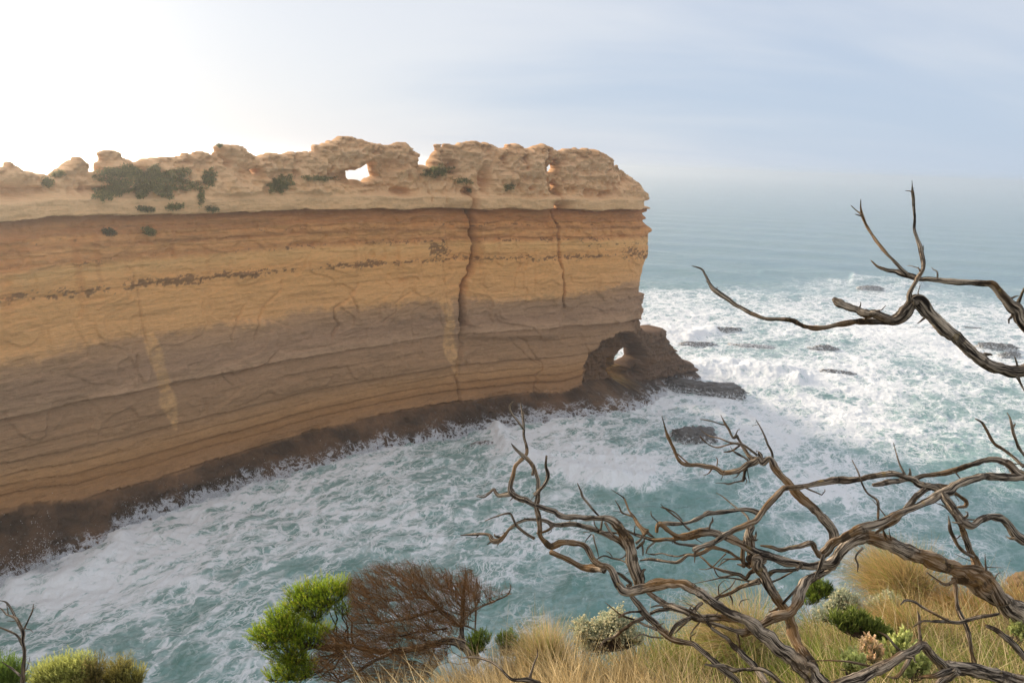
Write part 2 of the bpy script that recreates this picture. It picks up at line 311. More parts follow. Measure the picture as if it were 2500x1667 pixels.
# dark hollow round the sea arch
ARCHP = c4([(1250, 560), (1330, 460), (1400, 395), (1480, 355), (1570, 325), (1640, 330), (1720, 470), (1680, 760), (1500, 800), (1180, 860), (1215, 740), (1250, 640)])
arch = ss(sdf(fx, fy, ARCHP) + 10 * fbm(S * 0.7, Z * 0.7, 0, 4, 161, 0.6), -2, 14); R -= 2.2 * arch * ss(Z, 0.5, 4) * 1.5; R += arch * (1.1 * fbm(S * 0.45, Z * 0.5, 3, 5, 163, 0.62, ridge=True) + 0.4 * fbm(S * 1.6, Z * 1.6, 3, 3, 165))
NOSE = ss(fx, 1340, 1530)
JAMB = ss(sdf(fx, fy, c4([(1482, 540), (1560, 520), (1590, 480), (1600, 540), (1615, 620), (1620, 690), (1590, 720), (1555, 725), (1520, 690), (1495, 640), (1484, 600)])), -4, 8); JAMB = JAMB * ss(fbm(S * 0.9, Z * 0.9, 2, 4, 167, 0.65), -0.5, 0.1); R -= 3.6 * JAMB
FOOT = np.where(fx > V * 1470, np.minimum(FOOT, 6.0 - 4.5 * ss(fx, V * 1470, V * 1530)), FOOT)
g = np.clip(1 - Z / (ZBc * 1.08), 0, 1) ** 1.15
bump = (1.1 * fbm(S * 0.16, Z * 0.3, 0, 4, 71) + 1.0 * fbm(S * 0.6, Z * 0.8, 0, 5, 72, 0.65, ridge=True)) * (1 - ss(Zw, 4.5, 7.0))
R += FOOT * g + bump + 0.035 * (22 - Z) * (Z < 22) * 1.0
ADDR = np.clip(D / np.where(Z > 39.5, 0.9 + 2.0 * ss(fx, 1460, 1540), np.where(Z < 21, 1.5 - 1.0 * (fx > 1545), 3.2)), 0, 1); RND = np.sqrt(1 - (1 - ADDR) ** 2)
midn = 3.5
BUT = ss(fx, 1535, 1575) * (Z < 20); R += BUT * (0.9 * fbm(S * 0.5, Z * 0.6, 6, 5, 171, 0.62, ridge=True) + 0.4 * fbm(S * 1.8, Z * 1.2, 6, 3, 172)) - 0.5 * BUT
nf = midn + (-R - midn) * (RND * 0.96 + 0.04 * 0)
thick = np.interp(Z, [0, 8, 37, 39, 41, 50], [13, 11, 8.5, 7.0, 5.6, 4.6]) * (1 - BUT) + BUT * 6.5 + JAMB * 5
thick = thick + 0.7 * fbm(S * 0.2, Z * 0.25, 9, 4, 81)
nb = midn + (thick - midn) * RND
nf -= 0.0
P_f = np.stack([BX + NX * nf, BY + NY * nf, Z + 0.05 * fbm(S * 1.7, Z * 1.7, 4, 2, 93)], -1)
P_b = np.stack([BX + NX * nb, BY + NY * nb, Z], -1)
# ---- colour of the rock, with light and shade painted in at cracks and arch
def C3(r, g_, b): return np.array([r, g_, b], float)
def srgb(r, g_, b):
    c = np.array([r, g_, b], float) / 255; return np.where(c <= 0.04045, c / 12.92, ((c + 0.055) / 1.055) ** 2.4)
n1 = fbm(S * 0.3, ZS * 3.0, 0, 4, 101); n2 = fbm(S * 0.08, Z * 0.1, 0, 3, 102); n3 = fbm(S * 1.6, Z * 2.4, 0, 3, 103)
zz_ = ZS + 0.35 * n1
stops = [(-2, (60, 45, 34)), (3, (82, 61, 43)), (5.2, (92, 68, 47)), (5.9, (144, 109, 72)), (7.5, (146, 109, 70)), (9, (158, 122, 82)), (10.6, (150, 119, 86)), (15.3, (148, 119, 90)), (15.8, (168, 137, 106)), (18, (150, 121, 94)), (21.5, (156, 127, 96)), (23.0, (194, 154, 106)),
         (28, (190, 149, 98)), (30, (190, 147, 96)), (31.8, (196, 160, 108)), (32.8, (168, 125, 82)), (34.0, (184, 142, 94)), (34.6, (160, 118, 77)), (35.6, (182, 138, 90)), (35.9, (156, 113, 73)), (36.8, (164, 120, 78)), (38.0, (142, 101, 66)), (38.1, (208, 176, 134)), (40.5, (214, 184, 144)), (46, (212, 183, 146)), (52, (196, 167, 130))]
zs_ = np.array([s_[0] for s_ in stops]); cs_ = np.array([srgb(*s_[1]) for s_ in stops])
zg = zz_.copy()
# grey film boundary dips and rises along the wall
gb = np.interp(fx, np.array([0, 200, 330, 350, 600, 720, 900, 1000, 1090, 1290, 1380, 1440, 1480]) * V, [22.6, 22.6, 23.4, 22.9, 22.4, 23.0, 22.3, 22.2, 21.7, 21.3, 22.6, 24.2, 24.5])
zg = zg + np.where(Z > 12, (22.2 - gb) * np.exp(-((Z - 22) / 4) ** 2), 0) + (0.5 * n3 + 0.9 * fbm(S * 0.35, Z * 0.5, 0, 4, 107)) * np.exp(-((Z - 22) / 2.5) ** 2)
COLR = np.stack([np.interp(zg, zs_, cs_[:, i]) for i in range(3)], -1)
ochre = srgb(190, 152, 104)
stn = [(cV([(340, 770, 30), (352, 810, 38), (368, 860, 28), (380, 890, 30), (385, 925, 44), (395, 950, 28), (404, 985, 8)]), 1), (c4([(270, 110, 90), (290, 220, 60), (300, 350, 80), (300, 470, 100), (330, 560, 60), (345, 640, 20)]), 1)]
for L, a in stn:
    d, w = seg_dist(fx + 2.5 * fbm(S * 0.8, Z * 0.5, 0, 2, 111), fy, L, width=True)
    k = 1 - ss(d, w * 0.35, w * 0.6); k = k * np.clip(0.62 + 0.5 * n3 + 0.25 * n1, 0, 0.85); COLR = COLR * (1 - k[..., None]) + ochre * k[..., None]
# weathered black-brown speckle (old shrubs and lichen) on two beds
spk = 1.15 * fbm(S * 1.7, Z * 3.0, 0, 4, 121, 0.7) + 0.55 * fbm(S * 0.22, Z * 0.5, 0, 2, 122)
bed = np.maximum(np.exp(-((ZS - 29.3) / 0.75) ** 2), np.exp(-((ZS - 29.6) / 1.9) ** 2) * ss(fx, 1330, 1560)) 
bed = np.maximum(bed, 0.75 * np.exp(-((ZS - 31.5) / 0.9) ** 2) * ss(fx, 1280, 1500))
bed = np.maximum(bed, 0.7 * np.exp(-((ZS - 32.6) / 0.5) ** 2)); bed = np.maximum(bed, 0.6 * np.exp(-((ZS - 35.2) / 0.35) ** 2))
bed = np.maximum(bed, 1.1 * ss(-np.hypot((fx - V * 1010) / 50, (fy - V * 575) / 30), -1.1, -0.3))
k = ss(spk + 1.1 * bed, 0.98, 1.2)[..., None] * 0.8; COLR = COLR * (1 - k) + srgb(88, 66, 46) * k
k = (CRK * 0.3)[..., None]; COLR = COLR * (1 - k) + srgb(96, 70, 46) * k  # crack stain and shade painted darker, the mesh cracks being soft
# arch hollow: wet dark rock, its shadow also painted into the colour
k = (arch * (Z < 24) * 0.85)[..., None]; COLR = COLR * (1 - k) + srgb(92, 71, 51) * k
k = (JAMB * 0.9)[..., None]; COLR = COLR * (1 - k) + srgb(196, 158, 100) * k  # jamb tinted gold: sunlight painted into the rock colour
k = (BUT * ss(-Z, -17, -13) * 0.8)[..., None]; COLR = COLR * (1 - k) + srgb(80, 63, 48) * k
# crags: brown crust along the skyline, low green-grey patches
k = (cr * (1 - ss(D, 0.5, 2.2)) * (0.6 + 0.5 * n3)); k = np.clip(k, 0, 0.85)[..., None]; COLR = COLR * (1 - k) + srgb(150, 122, 88) * k
k = (cr * ss(fbm(S * 0.5, Z * 0.7, 0, 4, 131, 0.6), 0.08, 0.3) * 0.55)[..., None]; COLR = COLR * (1 - k) + srgb(160, 130, 92) * k
vst = ss(vn(S * 0.9, Z * 0.05, 0, 141), 0.3, 0.8) * ss(Z, 24, 30) * (1 - ss(Z, 35, 38)) * 0.35
COLR = COLR * (1 - vst[..., None]) + srgb(160, 108, 60) * vst[..., None]
COLR *= (1 + 0.10 * n1 + 0.07 * n2 + 0.10 * n3)[..., None]
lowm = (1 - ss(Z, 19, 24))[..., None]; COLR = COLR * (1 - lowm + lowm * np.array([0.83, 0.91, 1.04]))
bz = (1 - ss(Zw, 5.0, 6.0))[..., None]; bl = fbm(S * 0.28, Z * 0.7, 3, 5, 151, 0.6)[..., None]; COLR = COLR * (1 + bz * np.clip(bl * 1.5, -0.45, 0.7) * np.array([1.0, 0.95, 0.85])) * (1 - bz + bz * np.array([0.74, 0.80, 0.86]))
COLR = np.maximum(COLR * np.array([1.48, 1.30, 1.19]), 0.01); COLR *= np.minimum(1, 0.76 / COLR.max(-1, keepdims=True))
WET = (1 - ss(Z, 3.0, 6.5))

idx = -np.ones(S.shape, np.int64)
cell = MASK[:-1, :-1] & MASK[1:, :-1] & MASK[:-1, 1:] & MASK[1:, 1:]
used = np.zeros(S.shape, bool)
for a in (0, 1):
    for b in (0, 1): used[a:NS - 1 + a, b:NZ - 1 + b] |= cell
idx[used] = np.arange(used.sum()); NU = int(used.sum())
ii, jj = np.nonzero(cell)
A, B, Cc, Dd = idx[ii, jj], idx[ii + 1, jj], idx[ii + 1, jj + 1], idx[ii, jj + 1]
F1 = np.stack([A, B, Cc, Dd], 1); F2 = np.stack([A, Dd, Cc, B], 1) + NU
cp = np.pad(cell, 1)
sides = []
e = cell & ~cp[1:-1, :-2]; i_, j_ = np.nonzero(e); sides.append(np.stack([idx[i_, j_], idx[i_, j_] + NU, idx[i_ + 1, j_] + NU, idx[i_ + 1, j_]], 1))
e = cell & ~cp[1:-1, 2:]; i_, j_ = np.nonzero(e); sides.append(np.stack([idx[i_ + 1, j_ + 1], idx[i_ + 1, j_ + 1] + NU, idx[i_, j_ + 1] + NU, idx[i_, j_ + 1]], 1))
e = cell & ~cp[:-2, 1:-1]; i_, j_ = np.nonzero(e); sides.append(np.stack([idx[i_, j_ + 1], idx[i_, j_ + 1] + NU, idx[i_, j_] + NU, idx[i_, j_]], 1))
e = cell & ~cp[2:, 1:-1]; i_, j_ = np.nonzero(e); sides.append(np.stack([idx[i_ + 1, j_], idx[i_ + 1, j_] + NU, idx[i_ + 1, j_ + 1] + NU, idx[i_ + 1, j_ + 1]], 1))
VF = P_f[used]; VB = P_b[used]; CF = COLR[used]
m, t = newmat('limestone')
at_ = N(t, 'ShaderNodeAttribute', attribute_name='Col').outputs[0]
wt = N(t, 'ShaderNodeAttribute', attribute_name='wet').outputs['Fac']
oc = N(t, 'ShaderNodeTexCoord').outputs['Object']
na = NOISE(t, MAPV(t, oc, sc=(1, 1, 3.0)), 1.6, 6, 0.65); nb_ = NOISE(t, MAPV(t, oc, sc=(0.35, 0.35, 5.0)), 1.2, 5, 0.6, 0.4); nc = NOISE(t, oc, 6.0, 4, 0.7)
val = MATH(t, 'ADD', MATH(t, 'ADD', MATH(t, 'MULTIPLY', na, 0.5), MATH(t, 'MULTIPLY', nb_, 0.45)), MATH(t, 'MULTIPLY', nc, 0.28))
colr = VM(t, 'SCALE', at_, s=RAMP(t, val, 0.3, 0.92, 0.74, 1.24, 'LINEAR')).outputs[0]
pit = RAMP(t, NOISE(t, MAPV(t, oc, sc=(1.2, 1.2, 3.4)), 2.2, 5, 0.75), 0.64, 0.72, 0.0, 0.4)
colr = MIX(t, pit, colr, VM(t, 'SCALE', colr, s=0.55).outputs[0])
bp = N(t, 'ShaderNodeBump', ins={'Strength': 0.9, 'Distance': 0.35, 'Height': val})
rg = MATH(t, 'SUBTRACT', 0.92, MATH(t, 'MULTIPLY', wt, 0.45))
zc = N(t, 'ShaderNodeSeparateXYZ', ins={0: oc}).outputs[2]
sw = NOISE(t, MAPV(t, oc, sc=(1, 1, 0.5)), 0.35, 3, 0.6); fz = NOISE(t, MAPV(t, oc, sc=(1, 1, 0.5)), 0.8, 7, 0.66, 0.5)
frg = MATH(t, 'ABSOLUTE', MATH(t, 'SUBTRACT', fz, 0.5))
hgt_ = MATH(t, 'ADD', zc, MATH(t, 'MULTIPLY', MATH(t, 'SUBTRACT', sw, 0.5), -4.0))
covf = RAMP(t, hgt_, 0.1, 2.0, 0.12, 0.0, 'LINEAR')
fo_ = MATH(t, 'MULTIPLY', RAMP(t, MATH(t, 'SUBTRACT', frg, covf), 0.01, -0.06, 0.0, 1.0), 0.85)
fo_ = MATH(t, 'MULTIPLY', fo_, 0.75)
colr = MIX(t, fo_, colr, (0.70, 0.74, 0.80))
pr = N(t, 'ShaderNodeBsdfPrincipled', ins={'Base Color': colr, 'Roughness': rg, 'Specular IOR Level': 0.25, 'Normal': bp.outputs[0]})
finish(t, pr.outputs[0]); M_ROCK = m
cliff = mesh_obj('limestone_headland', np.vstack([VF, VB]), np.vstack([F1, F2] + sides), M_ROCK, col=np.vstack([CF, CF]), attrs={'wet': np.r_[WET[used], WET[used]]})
tag(cliff, 'long banded ochre limestone cliff with jagged holed crest and a sea arch at its tip', 'cliff')
# ------------------------------------------------------------------ the sea
az = np.concatenate([np.arange(-180, -46, 4.0), np.arange(-46, 43, 0.085), np.arange(43, 181, 4.0)]); az[-1] = 180
rr = np.concatenate([[3.0, 15.0, 30.0], np.exp(np.arange(math.log(42), math.log(330), 0.0036)), np.exp(np.arange(math.log(330), math.log(34000), 0.02)), [36000.0]])
AZ, RR = np.meshgrid(np.radians(az), rr, indexing='ij')
X, Y = RR * np.sin(AZ), RR * np.cos(AZ)
near = 1 - ss(RR, 150, 700)
warp = 3.0 * fbm(X * 0.05, Y * 0.05, 0, 2, 201)
Hh = 0.55 * fbm(X * 0.045 + warp * 0.1, Y * 0.09, 0, 4, 211, 0.5) + 0.28 * fbm(X * 0.22 + warp * 0.2, Y * 0.28, 0, 4, 212, 0.6, ridge=True) * (0.3 + near)
Hh *= (0.25 + 0.75 * near)
Hh += 0.5 * np.sin((Y * 0.97 + X * 0.2 + warp * 4) / 9.0) * ss(RR, 170, 300) * (1 - ss(RR, 900, 2500))
qx, qy, _q = proj(np.stack([X, Y, 0 * X], -1).reshape(-1, 3)); qx = qx.reshape(X.shape); qy = qy.reshape(X.shape)
front = np.abs(AZ) < math.radians(60)
# how much white water there is, at places found on the photograph and laid on the sea
pts = np.array([(1500, 600, 0), (1800, 560, 0), (2300, 560, 0), (1500, 640, .12), (1900, 620, .03), (2300, 640, .1), (1480, 690, .62), (1700, 690, .6), (2100, 665, .75), (2000, 640, .5), (2300, 690, .6), (1600, 740, .85), (1850, 720, .72), (2200, 740, .8), (1600, 790, .7), (1750, 800, .55), (1900, 780, .9),
    (2100, 800, .85), (2300, 800, .8), (1600, 850, .95), (1750, 850, 1.0), (1950, 880, 1.0), (2200, 880, .85), (2330, 930, .6), (1500, 900, .9), (1700, 930, .92), (1900, 950, .85), (2150, 960, .65), (2300, 1000, .5), (1550, 980, .55), (1750, 1010, .85), (1950, 1030, .8), (2150, 1060, .5), (2330, 1080, .38),
    (1300, 975, .8), (1200, 1010, .95), (1400, 990, .55), (1500, 1020, .5), (1300, 1040, .8), (1450, 1085, 1.05), (1380, 1070, .95), (1250, 1080, .6), (1600, 1070, .5), (1750, 1110, .4), (1900, 1130, .75), (2050, 1120, .55), (2250, 1160, .38), (1130, 1060, .42), (1050, 1010, .5), (1000, 1060, .55), (850, 1060, .8), (700, 1120, .8), (550, 1140, .9), (450, 1190, .85), (300, 1250, .85),
    (150, 1330, .95), (50, 1350, .95), (200, 1380, .7), (60, 1440, .5), (400, 1280, .72), (600, 1210, .6), (800, 1150, .5), (1000, 1120, .5), (1150, 1120, .45), (1250, 1140, .42), (1350, 1140, .3), (1500, 1150, .25), (1650, 1180, .2), (1850, 1200, .4), (2000, 1200, .45), (2200, 1230, .35), (2330, 1220, .3), (500, 1320, .55), (300, 1420, .62),
    (150, 1500, .55), (450, 1480, .6), (600, 1400, .45), (750, 1280, .48), (950, 1220, .55), (1100, 1200, .5), (1250, 1210, .38), (1100, 1290, .38), (1280, 1300, .33), (1450, 1250, .22), (1400, 1380, .15), (1550, 1300, .12), (1750, 1280, .15), (1900, 1320, .35), (2100, 1260, .3), (1250, 1420, .2), (1250, 1465, .42), (1350, 1430, .18), (900, 1300, .42), (700, 1450, .4), (550, 1540, .55), (1150, 1470, .4), (350, 1550, .6), (1600, 1400, .3), (1850, 1350, .4)], float)
m_ = front & (qy > 360) & (qy < 1900) & (RR > 35)
FO = np.zeros(X.shape); xs, ys = qx[m_] / V, qy[m_] / V
num = np.zeros(xs.shape); dn_ = np.full(xs.shape, 1e-6)
for a, b, f in pts:
    sgx = 75 if b > 660 else 160; sgy = max(12, (b - 560) * 0.055 + 9)
    w = np.exp(-((xs - a) / sgx) ** 2 - ((ys - b) / sgy) ** 2); num += w * f; dn_ += w
FO[m_] = num / dn_ * ss(dn_, 1e-5, 2e-3)
FO = np.where(RR < 42, 0.4, FO)
FO *= 1 - ss(RR + 40 * fbm(X * 0.02, Y * 0.02, 0, 3, 299), 270, 430) * 0.9
FO *= 1 - 0.12 * ss(X, 30, 60)
# foam hugging the rock
def lane(L, w): d, _ = seg_dist(xs, ys, np.array(L, float)); return np.exp(-(d / w) ** 2)
ln = np.zeros(X.shape); ln[m_] = lane([(0, 1350), (200, 1300), (290, 1225), (370, 1190), (560, 1135), (740, 1085)], 26) + 0.9 * lane([(1130, 995), (1250, 975), (1400, 965), (1480, 940)], 9) + lane([(1445, 888), (1550, 902), (1655, 915)], 7)
FO = np.maximum(FO, np.clip(ln, 0, 1) * 0.5)
# breaking crests stand up as rolling water
cr_ = np.zeros(X.shape)
cr_[m_] = 1.1 * lane([(1140, 985), (1165, 1030), (1230, 1060), (1320, 1085), (1400, 1100), (1490, 1108)], 16) + 1.3 * lane([(1520, 770), (1580, 775), (1640, 762)], 12) + 1.6 * lane([(1570, 850), (1640, 845), (1730, 850), (1830, 870)], 16) + 1.4 * lane([(1960, 640), (2060, 650), (2110, 655)], 7) + 1.0 * lane([(1750, 625), (1850, 622), (1960, 632)], 7) + 0.8 * lane([(30, 1345), (180, 1330), (280, 1250)], 24)
crl = np.zeros(X.shape); dip = np.zeros(X.shape)
crl[m_] = lane([(1140, 985), (1165, 1030), (1230, 1060), (1320, 1085), (1400, 1100), (1490, 1108)], 20) + lane([(1520, 770), (1580, 775), (1640, 762)], 14) + lane([(1570, 850), (1640, 842), (1730, 846), (1830, 870)], 14) + lane([(1960, 640), (2060, 650), (2110, 655)], 8) + 0.8 * lane([(1850, 920), (1980, 960), (2100, 1000)], 14) + 0.8 * lane([(2000, 760), (2150, 790), (2330, 850)], 12) + 0.7 * lane([(1750, 1060), (1850, 1100), (1980, 1160)], 18)
dip[m_] = lane([(1230, 1105), (1320, 1128), (1400, 1142), (1500, 1150)], 20) + lane([(1750, 800), (1850, 780), (1960, 790)], 14) + lane([(1700, 900), (1850, 895), (1960, 920)], 10) + lane([(2050, 830), (2200, 860), (2330, 900)], 12) + lane([(1850, 1010), (2000, 1050), (2100, 1100)], 16)
FO = np.clip(FO * (1 - 0.45 * np.clip(dip, 0, 1)) + 0.35 * np.clip(crl, 0, 1), 0, 1.05)
Hh += cr_ * (1.0 + 0.5 * fbm(X * 0.3, Y * 0.3, 0, 3, 231)) + FO * near * 0.2 * fbm(X * 0.8, Y * 0.8, 0, 4, 232, 0.65, ridge=True)
na_, nr_ = X.shape
Ix = np.arange(na_ * nr_).reshape(na_, nr_)
Fq = np.stack([Ix[:-1, :-1], Ix[:-1, 1:], Ix[1:, 1:], Ix[1:, :-1]], -1).reshape(-1, 4)
m, t = newmat('sea_water')
oc = N(t, 'ShaderNodeTexCoord').outputs['Object']
fo = N(t, 'ShaderNodeAttribute', attribute_name='foam').outputs['Fac']
wv = N(t, 'ShaderNodeTexNoise', ins={'Vector': oc, 'Scale': 0.10, 'Detail': 4.0, 'Roughness': 0.6}).outputs['Color']
w1 = VM(t, 'SCALE', VM(t, 'SUBTRACT', wv, (0.5, 0.5, 0.5)).outputs[0], s=6.0).outputs[0]
wv2 = N(t, 'ShaderNodeTexNoise', ins={'Vector': oc, 'Scale': 0.5, 'Detail': 3.0, 'Roughness': 0.6}).outputs['Color']
w2 = VM(t, 'SCALE', VM(t, 'SUBTRACT', wv2, (0.5, 0.5, 0.5)).outputs[0], s=1.5).outputs[0]
pw_ = VM(t, 'ADD', VM(t, 'ADD', oc, w1).outputs[0], w2).outputs[0]
pw_ = MAPV(t, MAPV(t, pw_, rot=(0, 0, 0.686)), sc=(1.0, 0.56, 0.0))
def ridge_(scale, det):
    n = NOISE(t, pw_, scale, det, 0.55)
    return MATH(t, 'SUBTRACT', 1.0, MATH(t, 'MULTIPLY', MATH(t, 'ABSOLUTE', MATH(t, 'SUBTRACT', n, 0.5)), 5.0))
vor = N(t, 'ShaderNodeTexVoronoi', feature='DISTANCE_TO_EDGE', ins={'Vector': pw_, 'Scale': 0.26}).outputs['Distance']
vor2 = N(t, 'ShaderNodeTexVoronoi', feature='DISTANCE_TO_EDGE', ins={'Vector': pw_, 'Scale': 0.8}).outputs['Distance']
e1 = RAMP(t, vor, 0.0, 0.30, 1.0, 0.0); e2 = RAMP(t, vor2, 0.0, 0.34, 1.0, 0.0)
r1, r2, r3 = ridge_(0.15, 4), ridge_(0.5, 5), ridge_(1.5, 4)
pat = MATH(t, 'ADD', MATH(t, 'ADD', MATH(t, 'MULTIPLY', e1, 0.36), MATH(t, 'MULTIPLY', e2, 0.26)), MATH(t, 'ADD', MATH(t, 'MULTIPLY', r1, 0.16), MATH(t, 'ADD', MATH(t, 'MULTIPLY', r2, 0.20), MATH(t, 'MULTIPLY', r3, 0.32))))
fine = NOISE(t, MAPV(t, pw_, sc=(1, 1, 1)), 2.4, 5, 0.7)
pat = MATH(t, 'ADD', pat, MATH(t, 'MULTIPLY', MATH(t, 'SUBTRACT', fine, 0.5), 0.75))
big = NOISE(t, pw_, 0.045, 4, 0.55)
dens = MATH(t, 'ADD', fo, MATH(t, 'MULTIPLY', MATH(t, 'SUBTRACT', big, 0.5), 1.0))
thr = MATH(t, 'SUBTRACT', 1.50, MATH(t, 'MULTIPLY', dens, 1.05))
fm = RAMP(t, MATH(t, 'SUBTRACT', pat, thr), -0.08, 0.28)
haze_f = RAMP(t, MATH(t, 'SUBTRACT', pat, thr), -0.7, 0.3, 0.0, 0.50)      # thin froth just under the surface
wd = RAMP(t, dens, 0.1, 0.95, 0.008, 0.056, 'LINEAR')
def fil_(vec, sc, k, det=3):
    a = MATH(t, 'ABSOLUTE', MATH(t, 'SUBTRACT', NOISE(t, vec, sc, det, 0.5), 0.5))
    return MATH(t, 'SUBTRACT', 1.0, MATH(t, 'DIVIDE', a, MATH(t, 'MULTIPLY', wd, k)), clamp=True)
def vfil_(v_, k): return MATH(t, 'SUBTRACT', 1.0, MATH(t, 'DIVIDE', v_, MATH(t, 'MULTIPLY', wd, k)), clamp=True)
fl = MATH(t, 'MAXIMUM', MATH(t, 'MAXIMUM', fil_(pw_, 0.30, 0.8, 4), fil_(pw_, 0.95, 0.9, 3)), MATH(t, 'MAXIMUM', vfil_(vor, 1.8), vfil_(vor2, 1.9)))
fl = MATH(t, 'MAXIMUM', fl, MATH(t, 'MULTIPLY', fil_(pw_, 2.2, 0.6, 2), 0.45))
fl = MATH(t, 'MULTIPLY', MATH(t, 'MULTIPLY', fl, RAMP(t, dens, 0.02, 0.4, 0.25, 1.0)), RAMP(t, MATH(t, 'ADD', NOISE(t, pw_, 0.17, 4, 0.6), MATH(t, 'MULTIPLY', dens, 0.22)), 0.50, 0.68, 0.06, 0.95))
fm = MATH(t, 'MAXIMUM', fm, fl)
present = RAMP(t, fo, 0.02, 0.12)
fm = MATH(t, 'MULTIPLY', fm, present); haze_f = MATH(t, 'MULTIPLY', haze_f, present)
dist = VM(t, 'LENGTH', oc).outputs['Value']
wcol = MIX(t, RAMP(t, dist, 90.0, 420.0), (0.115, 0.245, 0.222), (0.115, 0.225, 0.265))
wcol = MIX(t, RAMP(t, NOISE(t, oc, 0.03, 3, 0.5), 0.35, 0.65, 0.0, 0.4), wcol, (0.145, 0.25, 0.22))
wcol = MIX(t, haze_f, wcol, (0.47, 0.58, 0.59))
b1 = NOISE(t, MAPV(t, oc, sc=(0.6, 1, 1)), 0.9, 6, 0.62); b2 = NOISE(t, MAPV(t, oc, sc=(0.5, 1, 1), rot=(0, 0, 0.2)), 0.12, 6, 0.62)
bw = MATH(t, 'ADD', MATH(t, 'MULTIPLY', b1, 0.35), MATH(t, 'MULTIPLY', b2, 2.2))
bpn = N(t, 'ShaderNodeBump', ins={'Strength': 0.55, 'Distance': 0.9, 'Height': bw})
fb = N(t, 'ShaderNodeBump', ins={'Strength': 0.45, 'Distance': 0.3, 'Height': MATH(t, 'ADD', pat, fine)})
wat = N(t, 'ShaderNodeBsdfPrincipled', ins={'Base Color': wcol, 'Roughness': 0.16, 'IOR': 1.33, 'Specular IOR Level': 0.5, 'Normal': bpn.outputs[0]})
foam = N(t, 'ShaderNodeBsdfPrincipled', ins={'Base Color': (0.78, 0.80, 0.825, 1), 'Roughness': 0.75, 'Specular IOR Level': 0.2, 'Normal': fb.outputs[0]})
sh = N(t, 'ShaderNodeMixShader', ins={0: MATH(t, 'MULTIPLY', fm, 0.95), 1: wat.outputs[0], 2: foam.outputs[0]})
finish(t, sh.outputs[0]); M_SEA = m
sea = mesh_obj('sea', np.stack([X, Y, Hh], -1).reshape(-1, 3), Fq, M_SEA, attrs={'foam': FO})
tag(sea, 'grey-green sea covered with white surf and lacy foam', 'sea', kind='structure')

# spray thrown up where the swell meets the rock
sp = []
def spray(L, n, h, w):
    q = np.array(L, float); d = np.r_[0, np.cumsum(np.hypot(*np.diff(q, axis=0).T))]; u = RNG.uniform(0, d[-1], n); cl = vn(u / 14.0, 0.3, 0, 271) * 0.5 + 0.5
    k_ = RNG.random(n) < cl ** 1.5 + 0.08; u = u[k_]; cl = cl[k_]; n = len(u)
    P = on_sea(np.interp(u, d, q[:, 0]) * V, np.interp(u, d, q[:, 1]) * V); P[:, :2] += RNG.normal(0, w, (n, 2)); P[:, 2] += RNG.exponential(h, n) * (0.3 + cl * 1.2) + 0.1; sp.append(P)
spray([(0, 1338), (100, 1320), (200, 1288), (290, 1213), (370, 1178), (560, 1123), (740, 1073), (900, 1028), (1130, 988)], 44000, 0.45, 0.7)
spray([(1130, 992), (1250, 967), (1400, 957), (1470, 934)], 9000, 0.4, 0.6); spray([(0, 1340), (60, 1330), (130, 1318)], 5000, 1.3, 0.6); spray([(1560, 860), (1600, 862), (1680, 880)], 9000, 1.1, 1.2); spray([(1440, 893), (1520, 905), (1650, 918)], 5000, 0.35, 0.5)
spray([(1530, 775), (1600, 778)], 4000, 0.9, 1.2); spray([(2000, 650), (2110, 652)], 3000, 0.9, 1.5); spray([(1140, 985), (1165, 1030), (1230, 1060), (1320, 1085), (1400, 1100), (1490, 1108)], 12000, 0.35, 0.8); spray([(1560, 1005), (1640, 1010)], 3000, 0.4, 1.5)
sp = np.vstack(sp); n = len(sp); sz = RNG.uniform(0.015, 0.05, n)[:, None, None]; tv = RNG.normal(size=(n, 4, 3)) * sz
spf = np.array([(0, 1, 2), (0, 2, 3), (0, 3, 1), (1, 3, 2)])[None] + (np.arange(n) * 4)[:, None, None]
m, t = newmat('spray'); pr = N(t, 'ShaderNodeBsdfPrincipled', ins={'Base Color': (0.80, 0.83, 0.88, 1), 'Roughness': 0.9}); tr = N(t, 'ShaderNodeBsdfTranslucent', ins={0: (0.8, 0.83, 0.88, 1)})
finish(t, N(t, 'ShaderNodeMixShader', ins={0: 0.4, 1: pr.outputs[0], 2: tr.outputs[0]}).outputs[0])
tag(mesh_obj('sea_spray', (sp[:, None] + tv).reshape(-1, 3), spf.reshape(-1, 3), m), 'fine white spray where the swell breaks on the cliff foot and rocks', 'spray', kind='stuff')

# ------------------------------------------------------------------ rocks awash
def ico(sub):
    import bmesh
    bm = bmesh.new(); bmesh.ops.create_icosphere(bm, subdivisions=sub, radius=1.0)
    v = np.array([x.co[:] for x in bm.verts]); f = np.array([[q.index for q in p.verts] for p in bm.faces]); bm.free(); return v, f
IV, IF = ico(5)
m, t = newmat('wet_rock')
oc = N(t, 'ShaderNodeTexCoord').outputs['Object']
nn = NOISE(t, oc, 0.9, 6, 0.65)
rz = N(t, 'ShaderNodeSeparateXYZ', ins={0: oc}).outputs[2]
fr = MATH(t, 'MULTIPLY', RAMP(t, MATH(t, 'SUBTRACT', NOISE(t, oc, 2.2, 6, 0.7, 0.6), MATH(t, 'MULTIPLY', rz, 0.10)), 0.40, 0.54, 0.0, 0.9), 1.0)
colr = MIX(t, nn, (0.025, 0.022, 0.022), (0.13, 0.112, 0.10))
colr = MIX(t, fr, colr, (0.70, 0.73, 0.76))
bpn = N(t, 'ShaderNodeBump', ins={'Strength': 0.8, 'Distance': 0.4, 'Height': nn})
pr = N(t, 'ShaderNodeBsdfPrincipled', ins={'Base Color': colr, 'Roughness': 0.35, 'Normal': bpn.outputs[0]}); finish(t, pr.outputs[0]); M_WET = m
